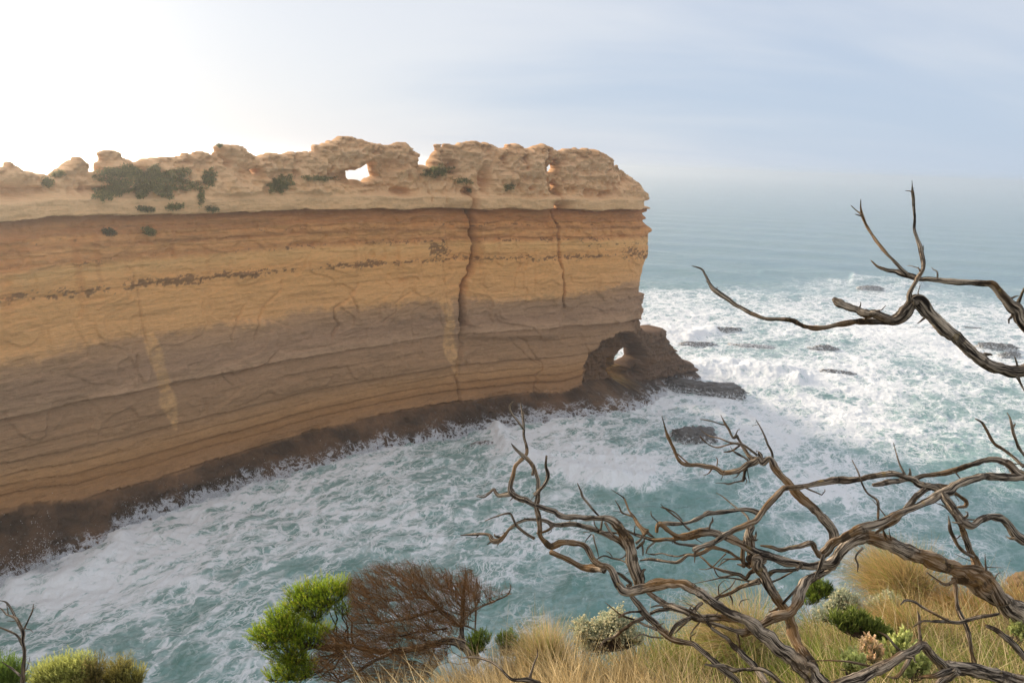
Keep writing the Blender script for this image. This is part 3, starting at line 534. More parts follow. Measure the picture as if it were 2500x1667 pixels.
def rock(name, x, y, sx, sy, sz, rot, seed, label, mat=None, z=0.0, p=None):
    P = on_sea(np.array([x * V]), np.array([y * V]))[0] if p is None else np.array(p)
    v = IV.copy(); r = 1 + 0.5 * fbm(v[:, 0] * 1.3 + seed, v[:, 1] * 1.3, v[:, 2] * 1.3, 4, seed, 0.55) + 0.3 * fbm(v[:, 0] * 4, v[:, 1] * 5 + seed, v[:, 2] * 5, 3, seed + 5, 0.6, ridge=True)
    v = v * r[:, None] * [sx, sy, sz]; c, s = math.cos(rot), math.sin(rot)
    v = np.stack([v[:, 0] * c - v[:, 1] * s, v[:, 0] * s + v[:, 1] * c, v[:, 2]], 1) + [0, 0, z]
    o = mesh_obj(name, v, IF, mat or M_WET); o.location = P
    return tag(o, label, 'rock', group='dark rocks awash in the surf')
rock('sea_rock', 1592, 1010, 3.4, 2.6, 1.9, 0.2, 301, 'largest dark wet rock in the foam, below and right of the sea arch')
rock('sea_rock', 1610, 900, 7.6, 3.4, 2.2, -0.25, 302, 'long dark rock shelf with water streaming off it at the foot of the arch buttress')
rock('sea_rock', 1668, 760, 4.0, 1.5, 1.0, 0.1, 303, 'thin dark rock farthest out behind the breaking wave right of the buttress')
rock('sea_rock', 1600, 794, 5.0, 2.0, 0.8, 0.1, 304, 'low dark rock in the foam just right of the arch buttress peak')
rock('sea_rock', 1730, 798, 6.0, 2.6, 0.5, -0.2, 305, 'broad flat grey rock platform streaked with foam in mid surf')
rock('sea_rock', 1893, 802, 3.6, 1.8, 1.0, -0.1, 306, 'small black rock in white surf below the long thin dead branch')
rock('sea_rock', 1925, 858, 3.6, 1.0, 0.7, -0.3, 307, 'narrow dark rock sliver nearest the shore in the white surf right of the buttress')
rock('sea_rock', 2000, 663, 5.0, 2.5, 1.0, 0.0, 308, 'distant rock under the breaking wave between the dead branches')
rock('sea_rock', 2290, 800, 4.2, 2.2, 1.3, -0.2, 309, 'blackest rock at the right edge under the thick dead branch')
rock('sea_rock', 2318, 818, 3.0, 1.6, 1.0, 0.2, 310, 'dark rock just below the blackest rock at the right edge')
rock('sea_rock', 2230, 757, 3.5, 1.4, 0.8, 0.2, 311, 'small dark rock farther out than the pair at the right edge')
rock('sea_rock', 1105, 1022, 2.6, 1.4, 0.42, 0.5, 312, 'low foam-laced rock shelf at the foot of the cliff beside the surge')
rock('sea_rock', 2130, 757, 7.0, 3.0, 0.6, -0.2, 313, 'flat grey rock awash partly behind the thick slanting dead branch')
# ------------------------------------------------------------------ near clifftop under the viewer
edge_px = cV([(-400, 1640, 3.0), (0, 1700, 3.3), (400, 1760, 3.6), (700, 1700, 4.6), (900, 1650, 5.4), (1000, 1625, 5.7), (1100, 1590, 6.0), (1200, 1575, 6.1), (1280, 1555, 6.2), (1400, 1550, 6.4), (1560, 1500, 6.8), (1700, 1480, 7.1), (1840, 1465, 7.3), (1950, 1430, 7.6), (2050, 1395, 8.0), (2150, 1385, 8.0), (2300, 1392, 8.0), (2400, 1380, 8.0), (2900, 1390, 8.0)])
dep = edge_px[:, 2] * 0.9408
EP = at(edge_px[:, 0], edge_px[:, 1], dep)
ea = np.arctan2(EP[:, 0], EP[:, 1]); er = np.hypot(EP[:, 0], EP[:, 1]); ez = EP[:, 2]
ea = np.r_[-math.pi, -1.3, ea, 1.3, math.pi]; er = np.r_[4, 4, er, 9, 9]; ez = np.r_[43, 43, ez, ez[-1], 44]
def ground_z(x, y):
    a = np.arctan2(x, y); r = np.hypot(x, y); re = np.interp(a, ea, er); ze = np.interp(a, ea, ez)
    t = np.clip(r / re, 0, 1); z = (CAM_H - 1.75) * (1 - t) + ze * t + 0.10 * fbm(x * 1.1, y * 1.1, 0, 3, 401)
    e = np.maximum(r - re, 0); return z - e * e * 1.5 / (e + 0.25) * 1.9 + 0.3 * fbm(x * 0.8, y * 0.8, z * 0.5, 3, 402) * (e > 0) * np.minimum(e, 1)
def edge_r(x, y): return np.interp(np.arctan2(x, y), ea, er)
ga = np.linspace(-math.pi, math.pi, 361); gr = np.r_[np.linspace(0.02, 9, 110), np.linspace(9.2, 26, 60)]
GA, GR = np.meshgrid(ga, gr, indexing='ij'); GX, GY = GR * np.sin(GA), GR * np.cos(GA)
GZ = np.maximum(ground_z(GX, GY), -2.0)
behind = GY < 2.0
GZ = np.where(behind, np.maximum(GZ, 43.6 + 0.15 * fbm(GX * .5, GY * .5, 0, 3, 5) - 12 * ss(-GY, -2.0, 0) * 0), GZ) if False else GZ
I_ = np.arange(GX.size).reshape(GX.shape); gf = np.stack([I_[:-1, :-1], I_[1:, :-1], I_[1:, 1:], I_[:-1, 1:]], -1).reshape(-1, 4)
m, t = newmat('dry_soil')
oc = N(t, 'ShaderNodeTexCoord').outputs['Object']
nn = NOISE(t, oc, 3.0, 6, 0.7); n2_ = NOISE(t, oc, 22.0, 4, 0.7)
colr = MIX(t, nn, (0.04, 0.028, 0.018), (0.16, 0.11, 0.06)); colr = MIX(t, RAMP(t, n2_, 0.3, 0.8), colr, (0.10, 0.085, 0.04))
bpn = N(t, 'ShaderNodeBump', ins={'Strength': 0.9, 'Distance': 0.05, 'Height': MATH(t, 'ADD', nn, n2_)})
pr = N(t, 'ShaderNodeBsdfPrincipled', ins={'Base Color': colr, 'Roughness': 0.95, 'Normal': bpn.outputs[0]}); finish(t, pr.outputs[0]); M_SOIL = m
gnd = mesh_obj('clifftop_ground', np.stack([GX, GY, GZ], -1).reshape(-1, 3), gf, M_SOIL)
tag(gnd, 'brown soil slope at the cliff edge under dry grass', 'ground', kind='structure')

# ------------------------------------------------------------------ foliage material shared by leaves and blades
def leafmat(name, transl=0.35, rough=0.6):
    m, t = newmat(name)
    c = N(t, 'ShaderNodeAttribute', attribute_name='Col').outputs[0]
    d = N(t, 'ShaderNodeBsdfPrincipled', ins={'Base Color': c, 'Roughness': rough, 'Specular IOR Level': 0.3})
    tr = N(t, 'ShaderNodeBsdfTranslucent', ins={0: c})
    s = N(t, 'ShaderNodeMixShader', ins={0: transl, 1: d.outputs[0], 2: tr.outputs[0]}); finish(t, s.outputs[0]); return m
M_LEAF = leafmat('leaf', 0.38, 0.5); M_GRASS = leafmat('grass_blade', 0.4, 0.6); M_TWIG = leafmat('twig_bark', 0.0, 0.85)

def nz(v): return v / np.maximum(np.linalg.norm(v, axis=-1, keepdims=True), 1e-9)
def blades(base, dirs, length, width, droop, segs=4, wind=None, colr=None, tipcol=None):
    """curved tapering strips: base (n,3), dirs (n,3) unit, length, width, droop (n,)"""
    n = len(base); P = []; p = base.copy(); d = dirs.copy(); st = (length / segs)[:, None]
    side = nz(np.cross(dirs, RNG.normal(size=(n, 3)))); W = []
    for k in range(segs + 1):
        P.append(p.copy()); W.append(width * (1 - (k / segs) ** 1.6 * 0.92))
        p = p + d * st; d = d + np.array([0, 0, -1.0]) * (droop / segs)[:, None] * (0.5 + k / segs)
        if wind is not None: d = d + wind * (1.0 / segs)
        d = nz(d)
    verts = np.empty((n, segs + 1, 2, 3)); cols = np.empty((n, segs + 1, 2, 3))
    for k in range(segs + 1):
        verts[:, k, 0] = P[k] - side * W[k][:, None] * 0.5; verts[:, k, 1] = P[k] + side * W[k][:, None] * 0.5
        c = colr if tipcol is None else colr * (1 - k / segs) + tipcol * (k / segs)
        cols[:, k, 0] = c; cols[:, k, 1] = c
    i0 = (np.arange(n) * (segs + 1) * 2)[:, None] + (np.arange(segs) * 2)[None, :]
    f = np.stack([i0, i0 + 1, i0 + 3, i0 + 2], -1).reshape(-1, 4)
    return verts.reshape(-1, 3), f, cols.reshape(-1, 3)
def join(parts):
    vs, fs, cs, o = [], [], [], 0
    for v, f, c in parts: vs.append(v); fs.append(f + o); cs.append(c); o += len(v)
    return np.vstack(vs), np.vstack(fs), np.vstack(cs)

# ------------------------------------------------------------------ grass on the slope
tuft = []
tries = RNG.uniform([-1.2, 1.2], [8.2, 8.6], size=(4600, 2))
zt = ground_z(tries[:, 0], tries[:, 1]); Pt = np.c_[tries, zt]
ux, uy, uw = proj(Pt); vx, vy = ux / V, uy / V
keep = (np.hypot(tries[:, 0], tries[:, 1]) < edge_r(tries[:, 0], tries[:, 1]) + 0.12) & (vx > 850) & (vx < 2650) & (vy < 2100) & (uw > 2.2)
Pt, vx, vy = Pt[keep], vx[keep], vy[keep]
parts = []
STRAW, PALE, ORG = np.array([0.62, 0.45, 0.20]), np.array([0.78, 0.64, 0.38]), np.array([0.62, 0.34, 0.12])
GREEN, DGRN = np.array([0.22, 0.28, 0.05]), np.array([0.07, 0.11, 0.03])
gn = fbm(Pt[:, 0] * 0.9, Pt[:, 1] * 0.9, 0, 3, 411)
for i in range(len(Pt)):
    x, y = vx[i], vy[i]
    gw = np.clip(0.02 + 0.9 * gn[i] + 0.22 * (y > 1500) + 0.2 * (x > 1500) * (y > 1470) - 0.4 * (x < 1350), 0, 0.85)
    og = np.clip(0.9 * ss(np.array(x), 1850, 2000) * (1 - ss(np.array(y), 1400, 1500)), 0, 1)
    nb_l = int(RNG.integers(26, 60)); hgt = RNG.uniform(0.2, 0.42)
    if 1200 < x < 1350: hgt *= 1.25
    if x > 1850 and y < 1440: hgt *= 0.55
    b = Pt[i] + np.c_[RNG.normal(0, 0.05, (nb_l, 2)), np.full(nb_l, -0.03)]
    a = RNG.uniform(0, 2 * math.pi, nb_l); tl = RNG.uniform(0.05, 1.15, nb_l)
    d = nz(np.c_[np.cos(a) * tl - 0.3, np.sin(a) * tl, np.ones(nb_l)])
    isg = RNG.random(nb_l) < gw
    mixv = RNG.random((nb_l, 1)); st = STRAW * (1 - mixv) + PALE * mixv; st = (st * (1 - og * 0.6) + ORG * og * 0.6) * RNG.uniform(0.45, 1.4)
    c = np.where(isg[:, None], GREEN * RNG.uniform(0.6, 1.5, (nb_l, 1)), st * RNG.uniform(0.55, 1.1, (nb_l, 1)))
    parts.append(blades(b, d, hgt * RNG.uniform(0.6, 1.35, nb_l), RNG.uniform(0.003, 0.0075, nb_l), RNG.uniform(0.3, 1.5, nb_l), 4, colr=c * 0.75, tipcol=c * 1.05))
# a few taller flower stalks
ns_ = 620; sel = RNG.integers(0, len(Pt), ns_); a = RNG.uniform(0, 2 * math.pi, ns_); tl = RNG.uniform(0.1, 0.7, ns_)
parts.append(blades(Pt[sel], nz(np.c_[np.cos(a) * tl - 0.1, np.sin(a) * tl, np.ones(ns_)]), RNG.uniform(0.4, 0.75, ns_), np.full(ns_, 0.0055), RNG.uniform(0.2, 0.9, ns_), 6, colr=PALE[None] * RNG.uniform(0.8, 1.1, (ns_, 1))))
gv, gf_, gc = join(parts)
o = mesh_obj('grass', gv, gf_, M_GRASS, col=gc); tag(o, 'long dry straw and green grass covering the slope at the cliff edge', 'grass', kind='stuff')

def tussock(name, px_, py_, depth, n, rad, hgt, label, wind=(-0.5, 0.1, 0), cA=STRAW, cB=ORG, tall=1.0):
    P0 = at(np.array([px_ * V]), np.array([py_ * V]), np.array([depth]))[0]
    a = RNG.uniform(0, 2 * math.pi, n); tl = RNG.uniform(0.0, 1.0, n)
    b = P0 + np.c_[RNG.normal(0, rad * 0.22, (n, 2)), np.full(n, -0.02)]
    d = nz(np.c_[np.cos(a) * tl + wind[0] * 0.5, np.sin(a) * tl, np.full(n, 1.0 * tall)])
    mixv = RNG.random((n, 1)); c = (cA * (1 - mixv) + cB * mixv) * RNG.uniform(0.55, 1.1, (n, 1)); gsel = RNG.random(n) < 0.18; c[gsel] = GREEN * 1.2
    v, f, cc = blades(b, d, hgt * RNG.uniform(0.7, 1.25, n), RNG.uniform(0.003, 0.006, n), RNG.uniform(0.9, 2.6, n), 6, wind=np.array(wind) * 0.75, colr=c * 0.7, tipcol=c * 1.1)
    o = mesh_obj(name, v, f, M_GRASS, col=cc, loc=P0); return tag(o, label, 'grass clump', group='big grass tussocks')
tussock('grass_tussock', 2075, 1375, 7.4, 3800, 0.55, 0.62, 'big rounded golden grass tussock at the cliff edge under the thick pale trunk', cA=PALE * [1, .88, .7], cB=STRAW)
tussock('grass_tussock', 1700, 1500, 6.2, 2200, 0.4, 0.62, 'tall pale tussock blown left behind the bottom dead trunk', cA=PALE, cB=STRAW)
tussock('grass_tussock', 1255, 1565, 5.9, 1500, 0.3, 0.5, 'upright straw tussock left of the cream flowered cushion bush', wind=(-0.1, 0, 0), cA=PALE, cB=STRAW, tall=2.2)
tussock('grass_tussock', 2215, 1440, 6.9, 2200, 0.45, 0.45, 'low golden tussock directly under the thickest pale trunk, right of the biggest one', cA=PALE * [1, .85, .62], cB=ORG)
tussock('grass_tussock', 2335, 1430, 6.9, 2200, 0.4, 0.42, 'orange-gold tussock nearest the right edge, in front of the clay mound', cA=STRAW, cB=ORG)
tussock('grass_tussock', 2080, 1470, 6.0, 2000, 0.45, 0.40, 'low golden tussock in front of the biggest one, right of the grey bushes', cA=PALE * [1, .85, .62], cB=STRAW)
# ------------------------------------------------------------------ dead wood
m, t = newmat('dead_bark')
uvn = N(t, 'ShaderNodeUVMap').outputs[0]; oc = N(t, 'ShaderNodeTexCoord').outputs['Object']
su = MAPV(t, uvn, sc=(9.0, 5.0, 1)); st1 = NOISE(t, su, 1.0, 5, 0.65, 0.6)
st2 = NOISE(t, MAPV(t, uvn, sc=(34.0, 9.0, 1)), 1.0, 3, 0.6, 0.3)
lich = NOISE(t, oc, 9.0, 5, 0.7); l2 = NOISE(t, oc, 2.3, 3, 0.6)
sv_ = MATH(t, 'ADD', MATH(t, 'MULTIPLY', st1, 0.65), MATH(t, 'MULTIPLY', st2, 0.35))
c = MIX(t, RAMP(t, sv_, 0.43, 0.60), (0.016, 0.011, 0.008), (0.58, 0.48, 0.37))
c = MIX(t, RAMP(t, l2, 0.47, 0.62, 0.0, 0.6), c, (0.30, 0.16, 0.05))
c = MIX(t, RAMP(t, lich, 0.53, 0.62, 0.0, 0.8), c, (0.030, 0.022, 0.016))
c = MIX(t, RAMP(t, NOISE(t, oc, 17.0, 3, 0.6), 0.64, 0.72, 0.0, 0.6), c, (0.36, 0.26, 0.10))
bpn = N(t, 'ShaderNodeBump', ins={'Strength': 1.0, 'Distance': 0.03, 'Height': sv_})
pr = N(t, 'ShaderNodeBsdfPrincipled', ins={'Base Color': c, 'Roughness': 0.85, 'Specular IOR Level': 0.2, 'Normal': bpn.outputs[0]}); finish(t, pr.outputs[0]); M_BARK = m

def catmull(P, n):
    P = np.array(P, float); Q = np.vstack([2 * P[0] - P[1], P, 2 * P[-1] - P[-2]]); out = []
    for i in range(len(P) - 1):
        a, b, c, d = Q[i:i + 4]
        for u in np.linspace(0, 1, n, endpoint=False):
            out.append(0.5 * ((2 * b) + (c - a) * u + (2 * a - 5 * b + 4 * c - d) * u * u + (3 * b - a - 3 * c + d) * u ** 3))
    out.append(P[-1]); return np.array(out)
_bi = [0]
def tube_geo(C, r, sides=12, rough=0.12, twist=1.0, seed=0):
    n = len(C); T = nz(np.gradient(C, axis=0)); up = np.array([0.1, 0.2, 1.0]); s = nz(np.cross(T[0], up) + 1e-6); Sd = [s]
    for i in range(1, n): s = Sd[-1] - T[i] * (Sd[-1] @ T[i]); Sd.append(s / (np.linalg.norm(s) + 1e-9))
    Sd = np.array(Sd); Bn = np.cross(T, Sd); L = np.r_[0, np.cumsum(np.linalg.norm(np.diff(C, axis=0), axis=1))]
    th = np.linspace(0, 2 * math.pi, sides + 1); TH, LL = np.meshgrid(th, L); tw = TH + LL * twist * 3
    rad = r[:, None] * (1 + rough * (0.9 * np.sin(2 * tw + seed) * 0.5 + 0.7 * np.sin(3 * tw + seed * 2.1) * 0.5) + rough * 1.3 * fbm(np.cos(TH) * 1.2 + seed, np.sin(TH) * 1.2, LL * 7, 3, 500) + rough * 0.8 * fbm(np.cos(tw) * 3.5 + seed, np.sin(tw) * 3.5, LL * 3, 2, 510))
    v = C[:, None] + Sd[:, None] * (np.cos(TH) * rad)[..., None] + Bn[:, None] * (np.sin(TH) * rad)[..., None]
    I = np.arange(n * (sides + 1)).reshape(n, sides + 1)
    f = np.stack([I[:-1, :-1], I[:-1, 1:], I[1:, 1:], I[1:, :-1]], -1).reshape(-1, 4)
    f = np.vstack([f, [[I[-1, k], I[-1, k + 1], I[-1, (k + 2) % (sides + 1)], I[-1, (k + 2) % (sides + 1)]] for k in range(0)] or np.zeros((0, 4), int)])
    v = v.reshape(-1, 3); nv = len(v)                         # closed blunt end
    v = np.vstack([v, C[-1:] + T[-1:] * r[-1] * 0.6, C[:1] - T[:1] * r[0] * 0.3])
    caps = [[I[-1, k], I[-1, k + 1], nv, nv] for k in range(sides)] + [[I[0, k + 1], I[0, k], nv + 1, nv + 1] for k in range(sides)]
    uv = np.stack([TH / (2 * math.pi) + seed, LL + seed * 3.7], -1).reshape(-1, 2); uv = np.vstack([uv, uv[-1:], uv[:1]])
    return v, f, caps, uv
def limb(path, d0, d1, parent, name='branch', mat=None, origin=None, wig=1.0):
    """path rows: photo x, y, width (photo px); depth runs from d0 to d1 along it"""
    _bi[0] += 1; sd = _bi[0] * 1.37
    P = np.array(path, float); P[:, 2] = np.maximum(P[:, 2], 1.2)
    C2 = catmull(P, 5); n = len(C2)
    s = np.r_[0, np.cumsum(np.hypot(*np.diff(C2[:, :2], axis=0).T))]; u = s / max(s[-1], 1e-6)
    dep_ = d0 + (d1 - d0) * u + 0.10 * wig * np.sin(u * 5 + sd) * min(1, s[-1] / 300)
    w = np.maximum(C2[:, 2], 1.0)
    jx = 0.16 * w * fbm(s / 22.0, sd, 0, 3, 520) * wig; jy = 0.16 * w * fbm(s / 22.0, sd + 50, 0, 3, 521) * wig
    C = at(C2[:, 0] + jx, C2[:, 1] + jy, dep_); r = w * 0.465 * dep_ / FPX * (1 + 0.26 * fbm(s / 16.0, sd, 0, 3, 522))
    v, f, caps, uv = tube_geo(C, r, 14 if w.max() > 12 else 8, 0.2 if w.max() > 8 else 0.06, seed=sd)
    if w.max() > 9 and name != 'x':                      # knots, snapped stubs and fine twigs
        rg = np.random.default_rng(int(sd * 100))
        for _k in range(int(min(5, s[-1] / 80))):
            i = int(rg.integers(1, n - 1)); dr = nz(rg.normal(size=3) + np.array([0, 0, 0.3])); ri = r[i]
            ln_ = ri * rg.uniform(1.6, 3.2) if rg.random() < 0.6 else rg.uniform(0.04, 0.16)
            r0_ = min(ri * 0.5, 0.006 if ln_ < 0.16 and ln_ > ri * 3.2 else ri * 0.45); mm = np.linspace(0, 1, 6)[:, None]
            cc_ = C[i] + dr * ln_ * mm + nz(rg.normal(size=3)) * ln_ * 0.35 * np.sin(mm * 3) + rg.normal(0, ln_ * 0.06, (6, 3)) * mm
            v2, f2, c2_, u2 = tube_geo(cc_, r0_ * (1 - 0.75 * mm[:, 0]), 6, 0.08, seed=sd + _k); o2 = len(v)
            v = np.vstack([v, v2]); f = np.vstack([f, f2 + o2]); caps = caps + [[q_ + o2 for q_ in cq] for cq in c2_]; uv = np.vstack([uv, u2])
    return mesh_tri(name, v, f, caps, uv, mat or M_BARK, parent, origin)
def mesh_tri(name, v, quads, tris, uv, mat, parent, origin):
    me = bpy.data.meshes.new(name); v = v - np.asarray(origin)
    tr = np.array([t_[:3] for t_ in tris]); li = np.r_[quads.ravel(), tr.ravel()].astype(np.int32)
    ls = np.r_[np.arange(len(quads)) * 4, len(quads) * 4 + np.arange(len(tr)) * 3].astype(np.int32)
    me.vertices.add(len(v)); me.vertices.foreach_set('co', v.astype(np.float32).ravel()); me.loops.add(len(li)); me.loops.foreach_set('vertex_index', li)
    me.polygons.add(len(ls)); me.polygons.foreach_set('loop_start', ls); me.update(calc_edges=True)
    me.polygons.foreach_set('use_smooth', np.ones(len(ls), bool)); l = me.uv_layers.new(name='UVMap'); l.data.foreach_set('uv', uv[li].astype(np.float32).ravel())
    me.validate(); me.materials.append(mat); o = bpy.data.objects.new(name, me); COL.objects.link(o); o.parent = parent; return o
def tree(label, cat, root, main, others, group='bare dead trees and branches'):
    """main/others: (crop, d0, d1, rows)"""
    O = at(np.array([root[0]]), np.array([root[1]]), np.array([root[2]]))[0]
    e = empty('dead_tree', O); tag(e, label, cat, group=group)
    limb(main[0](main[3]), main[1], main[2], e, 'trunk', origin=O)
    for c_, a, b, L in others: limb(c_(L), a, b, e, 'branch', origin=O)
    return e
tree('gnarled dead branch high at the right, reaching far left over the surf', 'dead tree', (2560, 960, 3.2),
 (c5, 3.1, 3.3, [(2600, 1300, 100), (2500, 1310, 95), (2352, 1320, 90), (2250, 1320, 82), (2150, 1290, 82), (2050, 1230, 82), (1950, 1140, 80), (1850, 1060, 80), (1780, 990, 78), (1720, 930, 85), (1690, 880, 95), (1650, 875, 95), (1600, 930, 84), (1555, 985, 72), (1500, 995, 60), (1440, 975, 52), (1400, 955, 60), (1340, 955, 66), (1290, 935, 52), (1230, 915, 55), (1180, 890, 58), (1140, 862, 36)]), [
 (c5, 3.27, 3.5, [(1560, 1000, 55), (1430, 1005, 42), (1300, 1005, 38), (1160, 1025, 34), (1060, 1045, 32), (980, 1040, 30), (920, 1020, 28), (870, 995, 30), (790, 992, 25), (700, 990, 27), (620, 960, 30), (540, 915, 28), (460, 865, 30), (400, 825, 32), (350, 770, 22), (320, 710, 17), (295, 670, 15), (232, 650, 4)]),
 (c5, 3.2, 3.15, [(1620, 880, 34), (1622, 820, 30), (1670, 735, 28), (1705, 670, 28), (1700, 600, 32), (1692, 540, 36), (1670, 480, 22), (1650, 420, 18), (1655, 350, 17), (1650, 280, 18), (1645, 200, 22), (1640, 150, 9), (1637, 105, 3)]),
 (c5, 3.15, 3.15, [(1648, 185, 12), (1625, 175, 7), (1595, 172, 3)]), (c5, 3.2, 3.2, [(1710, 550, 10), (1710, 520, 3)]),
 (c5, 3.3, 3.25, [(1770, 990, 30), (1768, 940, 20), (1762, 905, 8)]), (c5, 3.2, 3.2, [(1720, 980, 16), (1690, 1005, 10), (1668, 1020, 3)]), (c5, 3.3, 3.3, [(865, 1010, 14), (858, 975, 4)]),
 (c5, 3.1, 3.1, [(2310, 1360, 26), (2340, 1420, 14), (2370, 1480, 6)]), (c5, 3.1, 3.1, [(2310, 1290, 16), (2300, 1250, 10), (2290, 1225, 3)])])
tree('slim dead branch from the right edge, ending in a forked twig over open sea', 'dead tree', (2580, 900, 3.9),
 (c5, 3.8, 4.0, [(2560, 1230, 80), (2420, 1110, 72), (2352, 1015, 70), (2310, 940, 78), (2260, 890, 62), (2200, 820, 48), (2150, 768, 42), (2080, 762, 40), (1980, 760, 38), (1880, 750, 36), (1780, 740, 34), (1700, 735, 34), (1620, 715, 42), (1560, 695, 38), (1480, 680, 28), (1420, 655, 22), (1375, 615, 7)]), [
 (c5, 4.0, 4.1, [(1600, 700, 26), (1530, 630, 22), (1450, 540, 22), (1390, 460, 20), (1345, 390, 18), (1320, 330, 20), (1310, 280, 12), (1310, 225, 3)]), (c5, 4.1, 4.1, [(1318, 325, 14), (1285, 300, 8), (1250, 268, 5)]), (c5, 4.1, 4.1, [(1322, 335, 12), (1275, 322, 5)]),
 (c5, 3.8, 3.7, [(2310, 900, 26), (2330, 850, 18), (2352, 800, 14), (2390, 740, 8)])])
tree('dark braided dead branches crossing from the right edge to the lower middle above the grass', 'dead tree', (2640, 1200, 4.2),
 (c7, 3.9, 3.5, [(2620, 660, 85), (2500, 640, 75), (2352, 625, 75), (2250, 640, 60), (2150, 625, 60), (2050, 625, 60), (1950, 650, 60), (1870, 690, 65), (1800, 730, 78), (1740, 765, 66), (1650, 810, 52), (1550, 855, 52), (1450, 900, 52), (1350, 940, 62), (1250, 975, 62), (1150, 1010, 58), (1050, 1065, 58), (980, 1110, 60), (930, 1160, 70), (890, 1190, 58), (850, 1150, 38), (825, 1108, 42), (760, 1122, 34), (680, 1140, 32), (600, 1150, 36), (540, 1130, 34), (462, 1120, 14)]), [
 (c7, 3.9, 3.75, [(2352, 620, 56), (2290, 585, 60), (2240, 535, 48), (2170, 505, 44), (2100, 505, 44), (2000, 530, 40), (1900, 565, 40), (1800, 595, 40), (1700, 610, 38), (1600, 630, 38), (1500, 650, 38), (1400, 665, 40), (1330, 675, 40), (1268, 685, 26)]),
 (c7, 3.75, 3.9, [(1790, 745, 50), (1700, 700, 58), (1610, 680, 52), (1560, 650, 48), (1480, 622, 48), (1400, 610, 46), (1300, 620, 46), (1200, 640, 44), (1100, 655, 48), (1040, 652, 58), (950, 665, 42), (850, 680, 40), (750, 700, 40), (660, 705, 44), (615, 720, 48), (570, 770, 46), (510, 830, 48), (465, 890, 52), (430, 940, 50), (380, 965, 46), (300, 1000, 44), (200, 1050, 44), (120, 1100, 42), (40, 1130, 44), (-20, 1150, 50)]),
 (c7, 3.9, 3.95, [(455, 890, 42), (390, 868, 36), (320, 865, 32), (200, 880, 32), (90, 890, 34), (50, 910, 28), (0, 935, 26), (-60, 958, 22), (-130, 965, 24), (-200, 962, 26), (-240, 955, 14)]),
 (c7, 3.8, 3.7, [(1800, 700, 42), (1680, 700, 44), (1600, 750, 42), (1530, 830, 42), (1470, 890, 38), (1420, 950, 38), (1350, 990, 34), (1288, 1030, 24)]),
 (c7, 3.7, 3.5, [(1760, 750, 50), (1830, 830, 62), (1870, 890, 60), (1920, 950, 58), (1980, 972, 58), (2060, 930, 54), (2140, 915, 54), (2200, 930, 58), (2250, 990, 60), (2290, 1050, 64), (2352, 1085, 70), (2460, 1130, 75)]),
 (c7, 3.8, 3.9, [(1850, 742, 25), (1900, 770, 26), (1938, 802, 28), (1930, 838, 26), (1875, 845, 18)]),
 (c7, 3.9, 3.8, [(1415, 385, 5), (1435, 460, 10), (1460, 540, 14), (1490, 600, 20)]), (c7, 3.8, 3.8, [(1530, 622, 22), (1535, 595, 16), (1530, 570, 12)]), (c7, 3.8, 3.8, [(1500, 605, 14), (1440, 610, 10), (1380, 580, 5)]),
 (c7, 4.0, 3.7, [(1118, 508, 7), (1160, 590, 12), (1190, 680, 14), (1230, 745, 16), (1290, 790, 20), (1308, 830, 20), (1305, 925, 20)]),
 (c7, 3.9, 3.9, [(2352, 560, 26), (2270, 480, 22), (2200, 430, 24), (2140, 390, 24), (2090, 310, 20), (2050, 240, 20), (2002, 212, 8)]), (c7, 3.8, 3.8, [(2440, 560, 28), (2352, 470, 24), (2310, 410, 22), (2280, 330, 24), (2265, 250, 22), (2250, 200, 12), (2230, 168, 5)]), (c7, 3.8, 3.8, [(2272, 270, 16), (2290, 246, 6)]),
 (c7, 3.55, 3.5, [(912, 1190, 34), (895, 1240, 28), (875, 1300, 28), (850, 1355, 22)]),
 (k3, 3.85, 3.85, [(1410, 630, 46), (1398, 680, 34), (1394, 740, 20), (1392, 815, 5)]), (k3, 3.9, 3.85, [(1590, 570, 30), (1500, 625, 40), (1400, 622, 38), (1300, 612, 32), (1200, 600, 32), (1130, 560, 26), (1050, 545, 26)]),
 (c7, 3.9, 3.6, [(2220, 1050, 4), (2250, 1070, 14), (2290, 1070, 24)]), (k3, 3.8, 3.8, [(1560, 430, 22), (1575, 370, 20), (1600, 335, 26), (1595, 290, 8)]),
 (k3, 3.8, 3.8, [(1330, 435, 30), (1280, 390, 28), (1220, 320, 24), (1140, 260, 22), (1060, 200, 18), (1000, 140, 6)]), (k3, 3.8, 3.8, [(1250, 330, 18), (1200, 270, 20), (1140, 225, 18), (1040, 185, 22), (1000, 175, 8)]),
 (k3, 3.8, 3.8, [(960, 400, 14), (970, 350, 16), (930, 310, 16), (895, 270, 14), (890, 215, 4)])])
